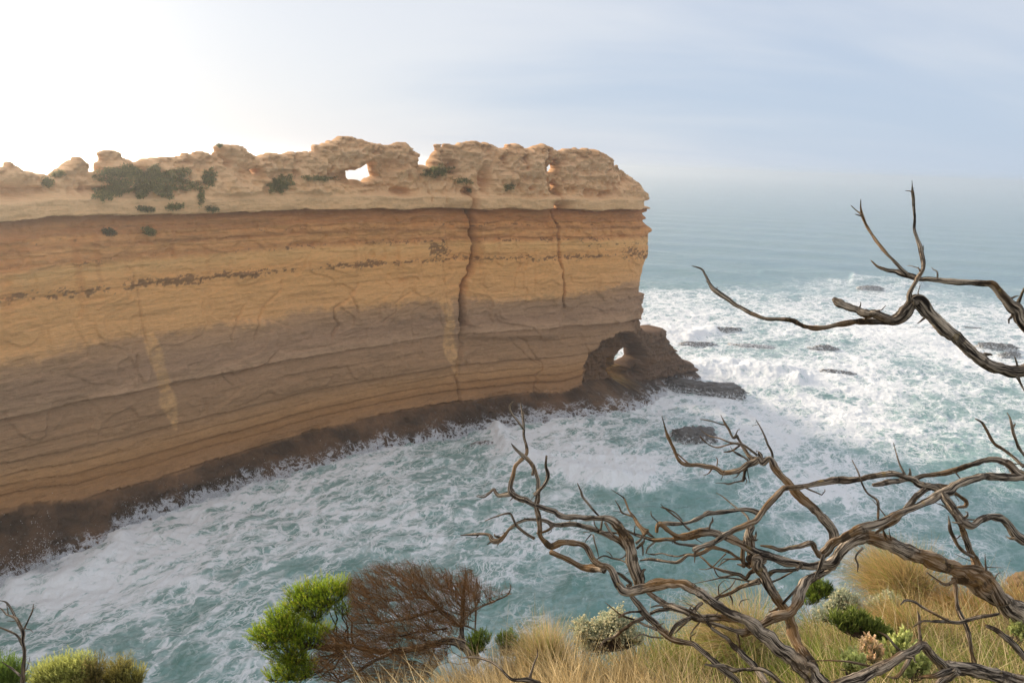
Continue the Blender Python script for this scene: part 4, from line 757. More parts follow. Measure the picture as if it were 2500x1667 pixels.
tree('thickest pale weathered dead trunk slanting down to the lower right corner', 'dead tree', (2620, 1545, 4.4),
 (c8, 4.3, 4.0, [(2700, 1060, 180), (2600, 1010, 170), (2450, 935, 165), (2352, 885, 160), (2200, 790, 150), (2050, 680, 140), (1900, 580, 128), (1750, 520, 114), (1600, 460, 106), (1480, 410, 104), (1380, 370, 100), (1280, 330, 92), (1200, 320, 88), (1120, 355, 84), (1060, 405, 80), (1010, 460, 80), (960, 510, 84), (880, 530, 68), (780, 527, 62), (680, 512, 68), (600, 490, 70), (520, 465, 68), (440, 440, 62), (360, 400, 60), (300, 370, 55), (220, 330, 55), (120, 292, 56), (40, 288, 56), (-30, 300, 52), (-90, 320, 48), (-150, 312, 36), (-200, 280, 34), (-250, 235, 40), (-278, 250, 36), (-285, 290, 30)]), [
 (k3, 4.1, 4.2, [(1560, 455, 90), (1450, 465, 88), (1330, 500, 84), (1230, 520, 66), (1150, 545, 48), (1050, 548, 46), (930, 555, 44), (820, 525, 40), (700, 490, 36), (600, 440, 20)]),
 (k3, 4.1, 4.3, [(830, 470, 90), (790, 430, 54), (740, 370, 46), (700, 295, 38), (640, 220, 25), (605, 130, 22), (570, 65, 18), (480, 5, 10), (430, -30, 4)]), (k3, 4.2, 4.3, [(690, 290, 28), (640, 270, 25), (560, 240, 22), (530, 180, 20), (478, 95, 7)]), (k3, 4.2, 4.2, [(550, 235, 12), (500, 225, 7), (455, 225, 3)]), (k3, 4.2, 4.2, [(850, 470, 50), (890, 500, 36), (930, 520, 14)]),
 (c7, 4.0, 4.3, [(1000, 1095, 74), (980, 1020, 70), (930, 950, 65), (870, 880, 60), (800, 810, 58), (720, 740, 58), (660, 670, 58), (610, 620, 62), (570, 570, 62), (545, 520, 60), (520, 500, 40), (480, 535, 46), (450, 500, 44), (430, 515, 56), (370, 545, 48), (300, 580, 46), (240, 595, 42), (190, 600, 38), (140, 570, 34), (80, 555, 30), (0, 545, 28), (-80, 540, 26), (-130, 500, 22), (-160, 430, 22), (-200, 350, 24), (-215, 310, 16), (-248, 190, 4)]),
 (k2, 4.3, 4.35, [(1140, 795, 44), (1060, 770, 32), (980, 700, 26), (900, 630, 22), (825, 612, 7)]),
 (k2, 4.2, 4.3, [(2040, 720, 90), (1960, 690, 80), (1890, 600, 62), (1840, 520, 52), (1790, 430, 46), (1750, 380, 56), (1705, 405, 38), (1670, 350, 35), (1640, 280, 35), (1590, 210, 36), (1550, 130, 18), (1523, 72, 5)]), (k2, 4.3, 4.3, [(1590, 215, 28), (1520, 205, 20), (1400, 165, 18), (1300, 145, 16), (1228, 138, 10)]),
 (k2, 4.2, 4.3, [(2040, 650, 38), (1930, 560, 36), (1850, 510, 36), (1750, 490, 30), (1640, 465, 26), (1520, 415, 20), (1390, 385, 18), (1300, 340, 16), (1222, 272, 6)]), (k2, 4.3, 4.3, [(1780, 475, 26), (1650, 495, 22), (1480, 540, 24), (1380, 515, 20), (1290, 450, 20), (1228, 382, 16)]),
 (k2, 4.2, 4.2, [(1800, 510, 32), (1710, 575, 34), (1640, 600, 30), (1568, 608, 14)]), (k2, 4.2, 4.2, [(1660, 520, 5), (1700, 590, 12), (1770, 645, 16), (1910, 705, 20)]),
 (k2, 4.2, 4.2, [(2270, 720, 34), (2255, 610, 32), (2200, 500, 30), (2150, 370, 28), (2090, 250, 20), (2028, 142, 8)]), (k2, 4.2, 4.2, [(2060, 210, 10), (1975, 232, 3)]), (k2, 4.2, 4.2, [(2120, 720, 60), (2090, 650, 64), (2070, 605, 30)]),
 (k2, 4.2, 4.2, [(1890, 810, 60), (1865, 900, 50), (1850, 1000, 50), (1800, 1022, 26), (1720, 1040, 22), (1640, 1065, 26), (1560, 1050, 12), (1448, 1050, 5)]), (k2, 4.2, 4.2, [(1840, 840, 28), (1780, 920, 24), (1750, 960, 16), (1700, 977, 7)]), (k2, 4.2, 4.2, [(1905, 840, 18), (1920, 950, 14), (1943, 1045, 5)]),
 (k2, 4.3, 4.3, [(1470, 805, 18), (1480, 720, 15), (1455, 675, 6)]), (k2, 4.3, 4.3, [(1395, 850, 20), (1350, 910, 17), (1283, 942, 6)]),
 (k3, 4.3, 3.9, [(1640, 12, 7), (1720, 60, 14), (1830, 150, 18), (1960, 250, 25), (2010, 320, 28), (2015, 420, 34), (2030, 520, 60)]),
 (c8, 4.0, 3.9, [(970, 520, 70), (900, 575, 60), (830, 615, 62), (780, 645, 72), (755, 700, 76), (730, 770, 76), (690, 850, 74), (640, 880, 68), (560, 900, 72), (480, 945, 64), (400, 990, 60), (320, 1010, 60)]),
 (c8, 3.9, 3.9, [(915, 470, 30), (880, 560, 28), (850, 625, 18)]), (c8, 3.9, 4.0, [(720, 690, 16), (650, 770, 18), (580, 840, 18), (525, 862, 10)]),
 (c8, 4.2, 4.0, [(2210, 800, 110), (2150, 690, 90), (2090, 610, 84), (2030, 560, 76), (2000, 480, 58), (1960, 410, 46), (1930, 330, 42), (1900, 250, 34), (1850, 170, 24), (1800, 120, 16), (1760, 95, 10), (1715, 80, 4)]), (c8, 4.0, 4.0, [(1990, 470, 26), (1920, 430, 24), (1870, 370, 28), (1830, 290, 34), (1815, 220, 18), (1810, 170, 5)]),
 (c8, 4.1, 4.1, [(2050, 560, 44), (1970, 540, 36), (1900, 540, 30), (1830, 535, 24)]), (c8, 4.0, 4.0, [(2078, 560, 22), (2075, 500, 12), (2072, 445, 4)]), (c8, 4.0, 4.0, [(2090, 540, 8), (2200, 545, 3)]), (c8, 4.0, 4.0, [(1985, 500, 8), (1920, 475, 6), (1855, 445, 3)]),
 (c8, 4.0, 4.0, [(1850, 620, 44), (1862, 740, 30), (1880, 850, 32), (1930, 950, 32), (1960, 1050, 30), (1975, 1150, 28), (2005, 1270, 30)]), (c8, 4.0, 4.0, [(1850, 635, 26), (1800, 665, 22), (1740, 640, 16), (1655, 578, 6)]),
 (c8, 4.0, 4.0, [(1195, 400, 18), (1145, 465, 14), (1160, 520, 12), (1157, 575, 4)]), (c8, 4.0, 4.0, [(1040, 460, 20), (1030, 490, 12), (1030, 525, 4)]), (c8, 4.0, 4.0, [(1370, 350, 30), (1345, 290, 20), (1340, 270, 10)]), (c8, 4.0, 4.0, [(1400, 350, 12), (1385, 290, 6), (1385, 265, 3)])])
tree('thick forked brown dead trunk at the bottom edge, left arm winding over the water', 'dead tree', (2030, 1730, 3.6),
 (k4, 3.5, 4.3, [(2560, 1760, 300), (2380, 1560, 250), (2260, 1410, 220), (2130, 1280, 185), (2000, 1160, 175), (1880, 1060, 165), (1760, 950, 160), (1600, 830, 146), (1450, 740, 142), (1300, 670, 120), (1150, 570, 110), (1000, 470, 118), (880, 390, 118), (760, 345, 110), (620, 335, 118), (500, 350, 138), (400, 370, 130), (250, 420, 128), (130, 430, 118), (60, 370, 98), (20, 290, 82), (-30, 190, 84), (-80, 150, 80), (-170, 130, 80), (-235, 90, 80), (-280, 20, 76), (-320, -60, 74), (-400, -100, 70), (-500, -120, 72), (-620, -110, 78), (-715, -80, 90), (-800, -140, 68), (-850, -210, 60), (-858, -320, 58), (-870, -430, 56), (-900, -550, 56), (-885, -650, 60), (-880, -750, 55), (-880, -850, 54), (-905, -930, 50), (-970, -1050, 44), (-1080, -1150, 36), (-1150, -1220, 28), (-1185, -1262, 7)]), [
 (c6, 4.3, 4.3, [(688, 865, 38), (750, 805, 30), (790, 745, 32), (800, 690, 30), (780, 630, 20), (785, 545, 16)]), (c6, 4.3, 4.3, [(672, 700, 24), (680, 655, 18), (684, 615, 10)]),
 (c6, 4.3, 4.4, [(690, 1220, 34), (600, 1168, 28), (540, 1115, 22), (510, 1050, 20), (480, 1015, 20), (380, 1040, 14), (282, 1078, 6)]), (c6, 4.3, 4.2, [(712, 1180, 20), (780, 1162, 22), (850, 1115, 26)]),
 (c6, 4.3, 4.1, [(820, 1330, 44), (920, 1375, 38), (1050, 1445, 46), (1150, 1470, 62), (1260, 1475, 70)]),
 (k4, 3.8, 4.0, [(2280, 1330, 150), (2160, 1130, 140), (2080, 950, 130), (2040, 820, 120), (1980, 690, 110), (1900, 580, 108), (1820, 450, 108), (1750, 330, 108), (1690, 220, 112), (1640, 130, 124), (1640, 60, 110), (1590, 50, 60)]),
 (k3, 4.0, 4.05, [(2110, 870, 130), (2070, 780, 120), (2045, 680, 118), (2025, 560, 104), (2020, 470, 92), (2060, 410, 50), (2070, 380, 20)]), (k3, 4.0, 4.1, [(2040, 850, 70), (1950, 810, 52), (1945, 700, 46), (1960, 600, 46), (1985, 480, 44), (2008, 400, 40), (2012, 320, 24)]), (k3, 4.0, 4.0, [(1960, 850, 50), (1920, 840, 30), (1880, 832, 12)]),
 (k3, 4.0, 4.0, [(2080, 560, 40), (2095, 500, 36), (2095, 455, 14)]), (k3, 4.0, 4.0, [(2010, 790, 90), (2090, 745, 90), (2170, 740, 60), (2180, 800, 60), (2110, 830, 90), (2080, 880, 120)]),
 (k4, 4.0, 4.2, [(1630, 190, 80), (1560, 225, 52), (1510, 285, 50), (1430, 245, 50), (1300, 215, 45), (1200, 185, 35), (1110, 150, 30), (1050, 90, 22), (975, 22, 18)]),
 (k3, 4.0, 4.3, [(1960, 790, 60), (1890, 765, 36), (1800, 700, 38), (1700, 660, 42), (1590, 640, 48), (1500, 692, 44), (1400, 722, 35), (1310, 730, 35), (1240, 785, 38), (1160, 812, 34), (1000, 790, 35), (870, 772, 42), (765, 790, 18)]), (k3, 4.2, 4.3, [(1420, 725, 25), (1310, 715, 20), (1200, 742, 18), (1100, 730, 20), (1010, 705, 18), (920, 720, 20), (825, 705, 8)]),
 (k4, 4.0, 4.2, [(1660, 310, 70), (1560, 350, 48), (1430, 400, 44), (1320, 460, 38), (1200, 500, 32), (1148, 520, 12)]), (k4, 4.0, 4.2, [(1650, 330, 40), (1550, 320, 26), (1390, 290, 20), (1250, 280, 20), (1100, 310, 12), (918, 347, 5)]), (k4, 4.1, 4.1, [(1395, 290, 14), (1340, 380, 14), (1260, 440, 14), (1145, 512, 6)]),
 (k4, 4.1, 4.2, [(1120, 165, 16), (1050, 185, 10), (975, 182, 3)]), (k4, 4.1, 4.2, [(1140, 170, 14), (1180, 250, 15), (1230, 270, 16), (1390, 245, 24)]), (k4, 4.1, 4.1, [(1130, 155, 14), (1200, 85, 15), (1280, 5, 18)]), (k3, 4.1, 4.1, [(1660, 860, 12), (1720, 810, 16), (1790, 775, 18), (1880, 765, 16)]),
 (k4, 4.0, 3.9, [(1740, 270, 60), (1800, 225, 46), (1870, 198, 42), (2000, 200, 44), (2100, 185, 46), (2150, 130, 38), (2130, 110, 20)]), (k4, 4.0, 4.0, [(1790, 335, 26), (1900, 292, 22), (2000, 235, 20), (2050, 210, 14)]),
 (k4, 4.0, 4.0, [(1325, 480, 26), (1350, 530, 24), (1355, 595, 8)]), (k4, 4.0, 4.0, [(1430, 605, 8), (1460, 545, 12), (1545, 525, 4)]), (k4, 4.0, 4.0, [(1330, 850, 30), (1400, 900, 34), (1430, 1000, 30), (1440, 1080, 26)])])
tree('sinuous dead limb left of the forked trunk, its upright twigs against the cliff foot', 'dead tree', (1575, 1430, 4.25),
 (c6, 4.15, 4.5, [(1560, 1600, 100), (1530, 1545, 96), (1500, 1450, 92), (1482, 1350, 98), (1470, 1270, 92), (1430, 1195, 78), (1380, 1130, 76), (1330, 1080, 70), (1270, 1052, 58), (1180, 1055, 50), (1050, 1050, 50), (900, 1035, 58), (850, 1000, 56), (780, 975, 48), (700, 950, 48), (620, 915, 55), (540, 880, 60), (500, 850, 50), (490, 790, 38), (510, 720, 34), (530, 640, 30), (570, 590, 27), (622, 530, 27), (620, 460, 24), (605, 400, 22), (600, 310, 20), (590, 200, 18), (576, 112, 10)]), [
 (c6, 4.5, 4.5, [(602, 330, 18), (540, 250, 19), (500, 200, 18), (487, 140, 15), (516, 97, 5)]), (c6, 4.4, 4.5, [(500, 862, 48), (440, 865, 36), (400, 870, 40), (370, 840, 30), (355, 818, 24), (310, 860, 18), (270, 885, 16), (208, 877, 4)]), (c6, 4.4, 4.4, [(520, 880, 20), (485, 915, 5)]),
 (c6, 4.2, 4.6, [(1450, 1310, 70), (1380, 1240, 55), (1280, 1190, 50), (1180, 1150, 45), (1080, 1120, 45), (1000, 1105, 38), (860, 1110, 35), (780, 1080, 30), (700, 1070, 28), (620, 1070, 28), (540, 1100, 26), (480, 1150, 26), (440, 1200, 30), (400, 1240, 44), (350, 1240, 50), (320, 1195, 28), (260, 1185, 24), (180, 1190, 20), (82, 1195, 7)]), (c6, 4.6, 4.6, [(400, 1240, 24), (383, 1286, 4)]), (c6, 4.6, 4.6, [(232, 1188, 16), (205, 1223, 4)]), (c6, 4.6, 4.6, [(340, 1245, 26), (300, 1272, 5)]), (c6, 4.6, 4.6, [(410, 1215, 24), (365, 1200, 16), (362, 1180, 4)]), (c6, 4.5, 4.5, [(640, 1065, 16), (600, 1054, 4)]),
 (c6, 4.4, 4.4, [(1215, 1035, 14), (1180, 1000, 18), (1130, 940, 22), (1080, 880, 20), (1070, 840, 18), (1040, 768, 6)]), (k3, 4.2, 4.2, [(235, 335, 14), (250, 390, 16), (300, 440, 24), (320, 400, 28), (330, 340, 24)]), (k3, 4.2, 4.2, [(290, 445, 20), (200, 455, 14), (110, 470, 10)]),
 (k3, 4.2, 4.2, [(360, 350, 30), (400, 420, 34), (450, 490, 38), (520, 540, 44), (590, 600, 60)]), (k3, 4.2, 4.2, [(225, 495, 22), (250, 600, 18), (278, 690, 18), (290, 752, 8)]), (k3, 4.2, 4.2, [(205, 485, 16), (150, 550, 12), (118, 605, 5)]),
 (k3, 4.2, 4.3, [(640, 830, 26), (540, 780, 22), (440, 760, 22), (350, 735, 24), (245, 788, 8)]), (k3, 4.2, 4.2, [(610, 715, 22), (570, 755, 16), (530, 772, 12)]), (k3, 4.2, 4.2, [(445, 745, 14), (410, 700, 10), (368, 683, 4)]),
 (k3, 4.2, 4.2, [(300, 462, 18), (450, 470, 22), (600, 490, 26)]), (k3, 4.2, 4.2, [(720, 590, 36), (780, 540, 24), (790, 500, 20)]), (k3, 4.2, 4.2, [(730, 650, 40), (780, 600, 40), (810, 560, 24), (800, 510, 16)]), (k3, 4.2, 4.2, [(790, 610, 26), (800, 680, 22), (798, 735, 10)]), (k3, 4.2, 4.2, [(835, 700, 16), (860, 640, 22), (930, 580, 22), (960, 560, 14)]), (k3, 4.2, 4.2, [(630, 850, 30), (650, 900, 14), (600, 940, 4)]), (k3, 4.2, 4.2, [(620, 1090, 60), (660, 1050, 44), (600, 1000, 44), (540, 950, 36), (490, 925, 16)])])
tree('lowest tangle of thin dead stems lying in the grass by the cream cushion bush', 'dead tree', (1820, 1690, 3.7),
 (k4, 4.0, 3.8, [(190, 480, 60), (230, 530, 68), (290, 600, 78), (350, 690, 88), (450, 790, 88), (540, 880, 88), (620, 960, 86), (700, 1000, 66), (850, 1030, 56), (930, 1050, 56), (1020, 1130, 62), (1150, 1250, 68), (1300, 1370, 74), (1430, 1510, 80), (1520, 1620, 84)]), [
 (k4, 4.1, 3.9, [(370, 440, 50), (430, 480, 62), (520, 540, 66), (600, 595, 88), (700, 625, 88), (830, 680, 80), (950, 740, 88), (1100, 750, 88), (1250, 740, 72), (1420, 770, 60)]), (k4, 3.9, 3.9, [(640, 940, 50), (700, 835, 50), (780, 775, 50), (860, 745, 50), (930, 640, 52), (1010, 570, 40)]),
 (k4, 4.0, 4.1, [(340, 735, 44), (200, 800, 40), (100, 880, 40), (0, 960, 38), (-120, 1010, 26), (-170, 1090, 16)]), (k4, 3.9, 4.1, [(480, 870, 36), (330, 815, 30), (230, 762, 28), (130, 730, 28), (50, 692, 20), (-60, 600, 14), (-110, 560, 4)]), (k4, 4.0, 4.0, [(310, 670, 32), (200, 670, 28), (120, 692, 28), (45, 738, 18)]), (k4, 4.0, 4.0, [(610, 640, 42), (500, 650, 45), (410, 692, 36)]), (k4, 4.0, 4.0, [(600, 600, 30), (500, 600, 24), (420, 620, 12)]),
 (k4, 3.9, 3.6, [(1060, 770, 30), (1120, 860, 36), (1220, 930, 42), (1310, 990, 52), (1380, 1080, 62), (1500, 1190, 80), (1600, 1300, 88), (1700, 1430, 90), (1790, 1560, 92)]), (k4, 3.6, 3.5, [(1040, 1275, 20), (1130, 1290, 36), (1250, 1295, 46), (1400, 1345, 60), (1500, 1330, 44), (1680, 1330, 62), (1800, 1390, 62), (1920, 1500, 72)]),
 (k4, 3.9, 3.9, [(1000, 780, 40), (1100, 800, 50), (1230, 830, 56), (1330, 870, 50), (1450, 900, 80), (1620, 900, 90)]), (k4, 3.9, 3.9, [(220, 985, 10), (310, 930, 18), (430, 960, 20), (560, 970, 18)]), (k4, 3.9, 3.9, [(850, 760, 30), (760, 850, 22), (690, 920, 14)]), (k4, 3.9, 3.9, [(980, 790, 20), (920, 860, 18), (870, 935, 8)])])
tree('dark dead branch with a pale knuckle lying across the bottom right over the green grass', 'dead tree', (2600, 1680, 3.6),
 (c8, 3.6, 3.3, [(2600, 1420, 90), (2450, 1385, 90), (2300, 1352, 90), (2150, 1322, 92), (2000, 1290, 92), (1900, 1262, 90), (1800, 1260, 80), (1745, 1215, 60), (1670, 1150, 58), (1615, 1100, 60), (1550, 1140, 58), (1450, 1190, 72), (1300, 1270, 84), (1150, 1345, 80), (980, 1400, 62), (860, 1450, 60)]), [
 (c8, 3.4, 3.3, [(1600, 1115, 36), (1540, 1170, 36), (1500, 1250, 30), (1440, 1330, 26), (1368, 1325, 7)]), (c8, 3.4, 3.5, [(1612, 1095, 26), (1602, 1000, 20), (1598, 900, 18), (1588, 855, 6)]), (c8, 3.5, 3.6, [(1555, 970, 6), (1620, 930, 18), (1700, 930, 20), (1800, 932, 25), (1900, 935, 30), (2020, 900, 28), (2175, 875, 22)]), (c8, 3.5, 3.5, [(1465, 810, 7), (1500, 780, 18), (1570, 790, 22), (1620, 825, 22), (1700, 870, 20), (1810, 928, 22)]),
 (c8, 3.4, 3.5, [(1300, 1000, 7), (1370, 1040, 18), (1430, 1110, 20), (1480, 1150, 22), (1550, 1135, 30)]), (c8, 3.3, 3.3, [(1820, 1275, 44), (1720, 1315, 36), (1590, 1332, 12)]), (c8, 3.5, 3.4, [(2078, 958, 30), (2150, 990, 40), (2250, 1070, 45), (2350, 1180, 50), (2480, 1330, 54)]), (c8, 3.3, 3.3, [(1880, 1290, 60), (1760, 1360, 56), (1680, 1440, 50)]), (c8, 3.4, 3.4, [(830, 1212, 10), (960, 1210, 12), (1100, 1220, 16), (1240, 1250, 20)])])
tree('thin crooked upright dead twig at the bottom left corner', 'dead tree', (57, 1690, 4.0),
 (m3, 4.0, 4.1, [(255, 1680, 55), (262, 1560, 50), (270, 1400, 46), (278, 1200, 46), (258, 1080, 44), (265, 1000, 45), (232, 920, 45), (180, 830, 42), (120, 800, 30), (70, 780, 20), (20, 720, 15), (-40, 690, 5)]), [
 (m3, 4.0, 4.0, [(262, 1130, 38), (200, 1025, 28), (120, 980, 25), (0, 930, 18), (-60, 915, 10)]), (m3, 4.1, 4.1, [(185, 835, 30), (140, 740, 26), (90, 660, 22), (50, 632, 16), (-20, 620, 5)]), (m3, 4.1, 4.1, [(95, 780, 14), (75, 660, 7)]), (m3, 4.1, 4.1, [(270, 960, 28), (320, 850, 20), (370, 740, 16), (385, 660, 5)]), (m3, 4.1, 4.1, [(372, 720, 10), (408, 696, 3)]), (m3, 4.1, 4.1, [(170, 858, 10), (75, 855, 4)]),
 (m3, 3.9, 3.9, [(230, 1480, 24), (140, 1400, 22), (90, 1370, 18), (20, 1320, 10)]), (m3, 3.9, 3.9, [(295, 1430, 12), (330, 1330, 9), (342, 1265, 4)])])
tree('thin bent dead stick in the straw grass at the bottom, right of the brown shrub', 'dead tree', (1315, 1680, 4.2),
 (m2, 4.2, 3.9, [(250, 1112, 14), (320, 1105, 18), (380, 1112, 20), (480, 1150, 22), (550, 1205, 24), (600, 1262, 26), (640, 1282, 28), (740, 1280, 36), (830, 1312, 34), (900, 1360, 34)]), [(m2, 4.0, 4.0, [(760, 1285, 28), (775, 1220, 18), (800, 1150, 14), (822, 1090, 12), (820, 1030, 5)])])
# ------------------------------------------------------------------ shrubs near the viewer
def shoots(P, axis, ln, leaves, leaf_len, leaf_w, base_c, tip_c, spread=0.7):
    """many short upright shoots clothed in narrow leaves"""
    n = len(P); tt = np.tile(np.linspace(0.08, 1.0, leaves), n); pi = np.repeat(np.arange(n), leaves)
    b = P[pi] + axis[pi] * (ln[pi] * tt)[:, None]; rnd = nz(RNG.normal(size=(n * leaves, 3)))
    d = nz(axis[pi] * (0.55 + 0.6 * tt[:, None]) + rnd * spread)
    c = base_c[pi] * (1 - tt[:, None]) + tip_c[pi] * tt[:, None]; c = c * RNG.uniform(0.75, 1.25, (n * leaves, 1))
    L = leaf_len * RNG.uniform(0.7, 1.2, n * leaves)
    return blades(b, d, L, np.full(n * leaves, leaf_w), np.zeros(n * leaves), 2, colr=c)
def strands(A, B, r0, r1, curl, segs=4, colr=None):
    """thin twigs from A to B with a sideways bow, as crossed strips"""
    n = len(A); D = B - A; L = np.linalg.norm(D, axis=1, keepdims=True); bow = nz(np.cross(D, RNG.normal(size=(n, 3)))) * L * curl + np.array([0, 0, -1.0]) * L * 0.10
    out = []
    s1 = nz(np.cross(D, [0.2, 0.9, 0.3])); s2 = nz(np.cross(D, s1))
    tt = np.linspace(0, 1, segs + 1); nodes = A[:, None] + D[:, None] * tt[None, :, None] + bow[:, None] * (4 * tt * (1 - tt))[None, :, None] + RNG.normal(0, 0.03, (n, segs + 1, 3)) * L[:, None] * (tt * (1 - tt) * 4)[None, :, None]
    R_ = (r0[:, None] * (1 - tt) + r1[:, None] * tt)[..., None]
    for s in (s1, s2):
        v = np.stack([nodes - s[:, None] * R_, nodes + s[:, None] * R_], 2); i0 = (np.arange(n) * (segs + 1) * 2)[:, None] + (np.arange(segs) * 2)[None]
        f = np.stack([i0, i0 + 1, i0 + 3, i0 + 2], -1).reshape(-1, 4); out.append((v.reshape(-1, 3), f, np.repeat(colr, (segs + 1) * 2, axis=0)))
    return join(out), nodes
def blob_pts(cr_, spots, depth, n, k=1.0, dspread=1.0):
    """points on and in rounded clumps; spots rows (x, y, r) in crop units"""
    S_ = cr_(spots); w = S_[:, 2] ** 2; j = RNG.choice(len(S_), n, p=w / w.sum()); q = nz(RNG.normal(size=(n, 3))); q[:, 2] = np.abs(q[:, 2]) * 0.9 + q[:, 2] * 0.1
    rad = RNG.uniform(0.5, 1.0, n) ** 0.6 * (1 + 0.8 * vn(q[:, 0] * 2.3 + j * 3.1, q[:, 1] * 2.3, q[:, 2] * 2.3, 71)); mp = depth / FPX
    c = at(S_[j, 0], S_[j, 1], np.full(n, depth)); R3 = (S_[j, 2] * mp * k)[:, None]
    off = q * rad[:, None] * R3 * np.array([1, dspread, 1]); return c + off, q, j, c
# bright green shrub
O = at(np.array([850.0]), np.array([1650.0]), np.array([6.8]))[0]
gs = [(640, 440, 115), (780, 450, 115), (870, 380, 62), (900, 335, 28), (850, 330, 25), (560, 500, 90), (420, 600, 70), (270, 720, 60), (330, 790, 70), (400, 720, 110), (540, 720, 110), (640, 770, 100), (480, 860, 100), (560, 900, 75), (900, 530, 46), (700, 560, 90), (500, 1020, 110), (380, 1040, 50), (620, 1010, 70), (450, 640, 90), (740, 700, 60)]
e = tag(empty('green_shrub', O), 'bright green leafy shrub in front of the brown twiggy shrub at bottom centre left', 'shrub')
P, q, j, c_ = blob_pts(m1, gs, 6.6, 4000)
ax = nz(q * 0.75 + np.array([-0.12, 0, 0.75])); lit = np.clip((q[:, 2:3] * 0.6 + 0.4), 0, 1)
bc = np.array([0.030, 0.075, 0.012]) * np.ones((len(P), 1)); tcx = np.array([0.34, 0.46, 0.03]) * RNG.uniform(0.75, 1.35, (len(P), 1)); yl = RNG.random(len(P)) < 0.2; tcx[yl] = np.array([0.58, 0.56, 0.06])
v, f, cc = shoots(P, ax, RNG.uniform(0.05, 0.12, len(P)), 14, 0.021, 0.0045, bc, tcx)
mesh_obj('foliage', v - O, f, M_LEAF, parent=e, col=cc)
hub = at(*[np.array([q_]) for q_ in m1([(900, 800)])[0]], np.array([6.8]))[0]
cen = at(*m1([s[:2] for s in gs]).T, np.full(len(gs), 6.65))
(v, f, cc), _ = strands(np.repeat(hub[None], len(gs), 0) + RNG.normal(0, .03, (len(gs), 3)), cen, np.full(len(gs), 0.012), np.full(len(gs), 0.004), 0.12, 6, colr=np.tile([[0.08, 0.05, 0.03]], (len(gs), 1)))
(v2, f2, c2_), _ = strands(c_[::4], P[::4], np.full(len(P[::4]), 0.004), np.full(len(P[::4]), 0.0015), 0.1, 3, colr=np.tile([[0.08, 0.05, 0.03]], (len(P[::4]), 1)))
v, f, cc = join([(v, f, cc), (v2, f2, c2_)]); mesh_obj('stem', v - O, f, M_TWIG, parent=e, col=cc)

# brown wind-swept shrub
O = at(np.array([1150.0]), np.array([1600.0]), np.array([6.6]))[0]
e = tag(empty('brown_shrub', O), 'leafless brown twiggy shrub swept left by the wind at the cliff edge, bottom centre', 'shrub')
BL = [[(1930, 900, 90), (1860, 800, 88), (1790, 745, 78), (1700, 735, 62), (1600, 755, 56), (1500, 780, 52), (1350, 805, 46), (1200, 815, 38), (1080, 800, 30), (950, 760, 24), (820, 700, 14)], [(1815, 740, 46), (1810, 660, 42), (1815, 580, 40), (1822, 450, 26), (1830, 300, 16), (1850, 200, 8)],
      [(1800, 620, 40), (1730, 560, 40), (1650, 500, 38), (1600, 440, 34), (1560, 410, 28), (1500, 340, 22), (1440, 290, 18), (1340, 235, 10)], [(1660, 480, 26), (1530, 520, 22), (1400, 560, 20), (1200, 590, 14), (1000, 600, 8)], [(1830, 560, 20), (1890, 510, 18), (1960, 470, 18), (2080, 420, 14), (2170, 370, 12), (2185, 300, 6)],
      [(1905, 720, 14), (1915, 620, 14), (1920, 500, 12)], [(1600, 800, 24), (1570, 880, 20), (1550, 960, 18), (1500, 1060, 12)], [(1280, 820, 30), (1180, 870, 26), (1100, 910, 24), (1000, 980, 20), (880, 1050, 14)], [(1580, 420, 20), (1450, 400, 16), (1300, 420, 12), (1120, 400, 8)], [(1500, 330, 14), (1480, 240, 10), (1500, 150, 5)], [(1820, 420, 14), (1760, 320, 10), (1700, 220, 5)], [(1700, 640, 18), (1500, 660, 16), (1300, 700, 12), (1050, 680, 8)],
      [(1850, 620, 18), (1930, 660, 14), (1990, 720, 10)], [(1690, 730, 20), (1640, 690, 16), (1560, 650, 10)]]
nodes, par = [], []
M_BR = M_BARK
for k_, L in enumerate(BL):
    dd = 6.6 + [0, 0.05, 0.0, -0.2, 0.2, 0.1, -0.15, -0.1, 0.15, 0.1, 0.2, -0.25, 0.1, 0.2][k_]
    limb(m1(L), 6.6, dd, e, 'trunk' if k_ == 0 else 'branch', origin=O)
    q2 = catmull(m1(L), 6); nodes.append(at(q2[:, 0], q2[:, 1], np.linspace(6.6, dd, len(q2))))
nodes = np.vstack(nodes)
ENV = m1([(900, 280), (960, 200), (1080, 150), (1200, 105), (1300, 125), (1400, 110), (1480, 140), (1560, 108), (1590, 200), (1615, 260), (1640, 150), (1720, 200), (1780, 150), (1880, 170), (1950, 240), (1985, 300), (2050, 260), (2060, 330), (2190, 270), (2195, 360), (2000, 470), (1900, 560), (1840, 620), (1720, 740), (1690, 860), (1600, 940), (1560, 1057), (700, 1057), (620, 900), (740, 650), (900, 590), (930, 420)])
def in_env(n, dsp):
    out = []
    while len(out) < n:
        x = RNG.uniform(620, 2200) / 3.136 + 550; y = RNG.uniform(100, 1057) / 3.136 + 1330
        if inside(np.array([x]), np.array([y]), ENV)[0]:
            v_ = (y - 1330) * 3.136; u_ = (x - 550) * 3.136
            if u_ > 1950 and RNG.random() > 0.35: continue
            if v_ > 850 and RNG.random() > 0.6: continue
            out.append(at(np.array(x), np.array(y), np.array(6.6 + RNG.normal(0, dsp))))
    return np.array(out)
def attach(T, Nn, pref):
    out = []
    for s in range(0, len(T), 500):
        D_ = T[s:s + 500, None] - Nn[None]; L = np.linalg.norm(D_, axis=2) + 1e-4; cs = (D_ @ pref) / L
        out.append(np.argmin(L * (1.7 - cs) + np.where(L < 0.03, 9, 0), 1))
    return np.concatenate(out)
pref = nz(np.array([-0.72, -0.05, 0.62])); tp = []
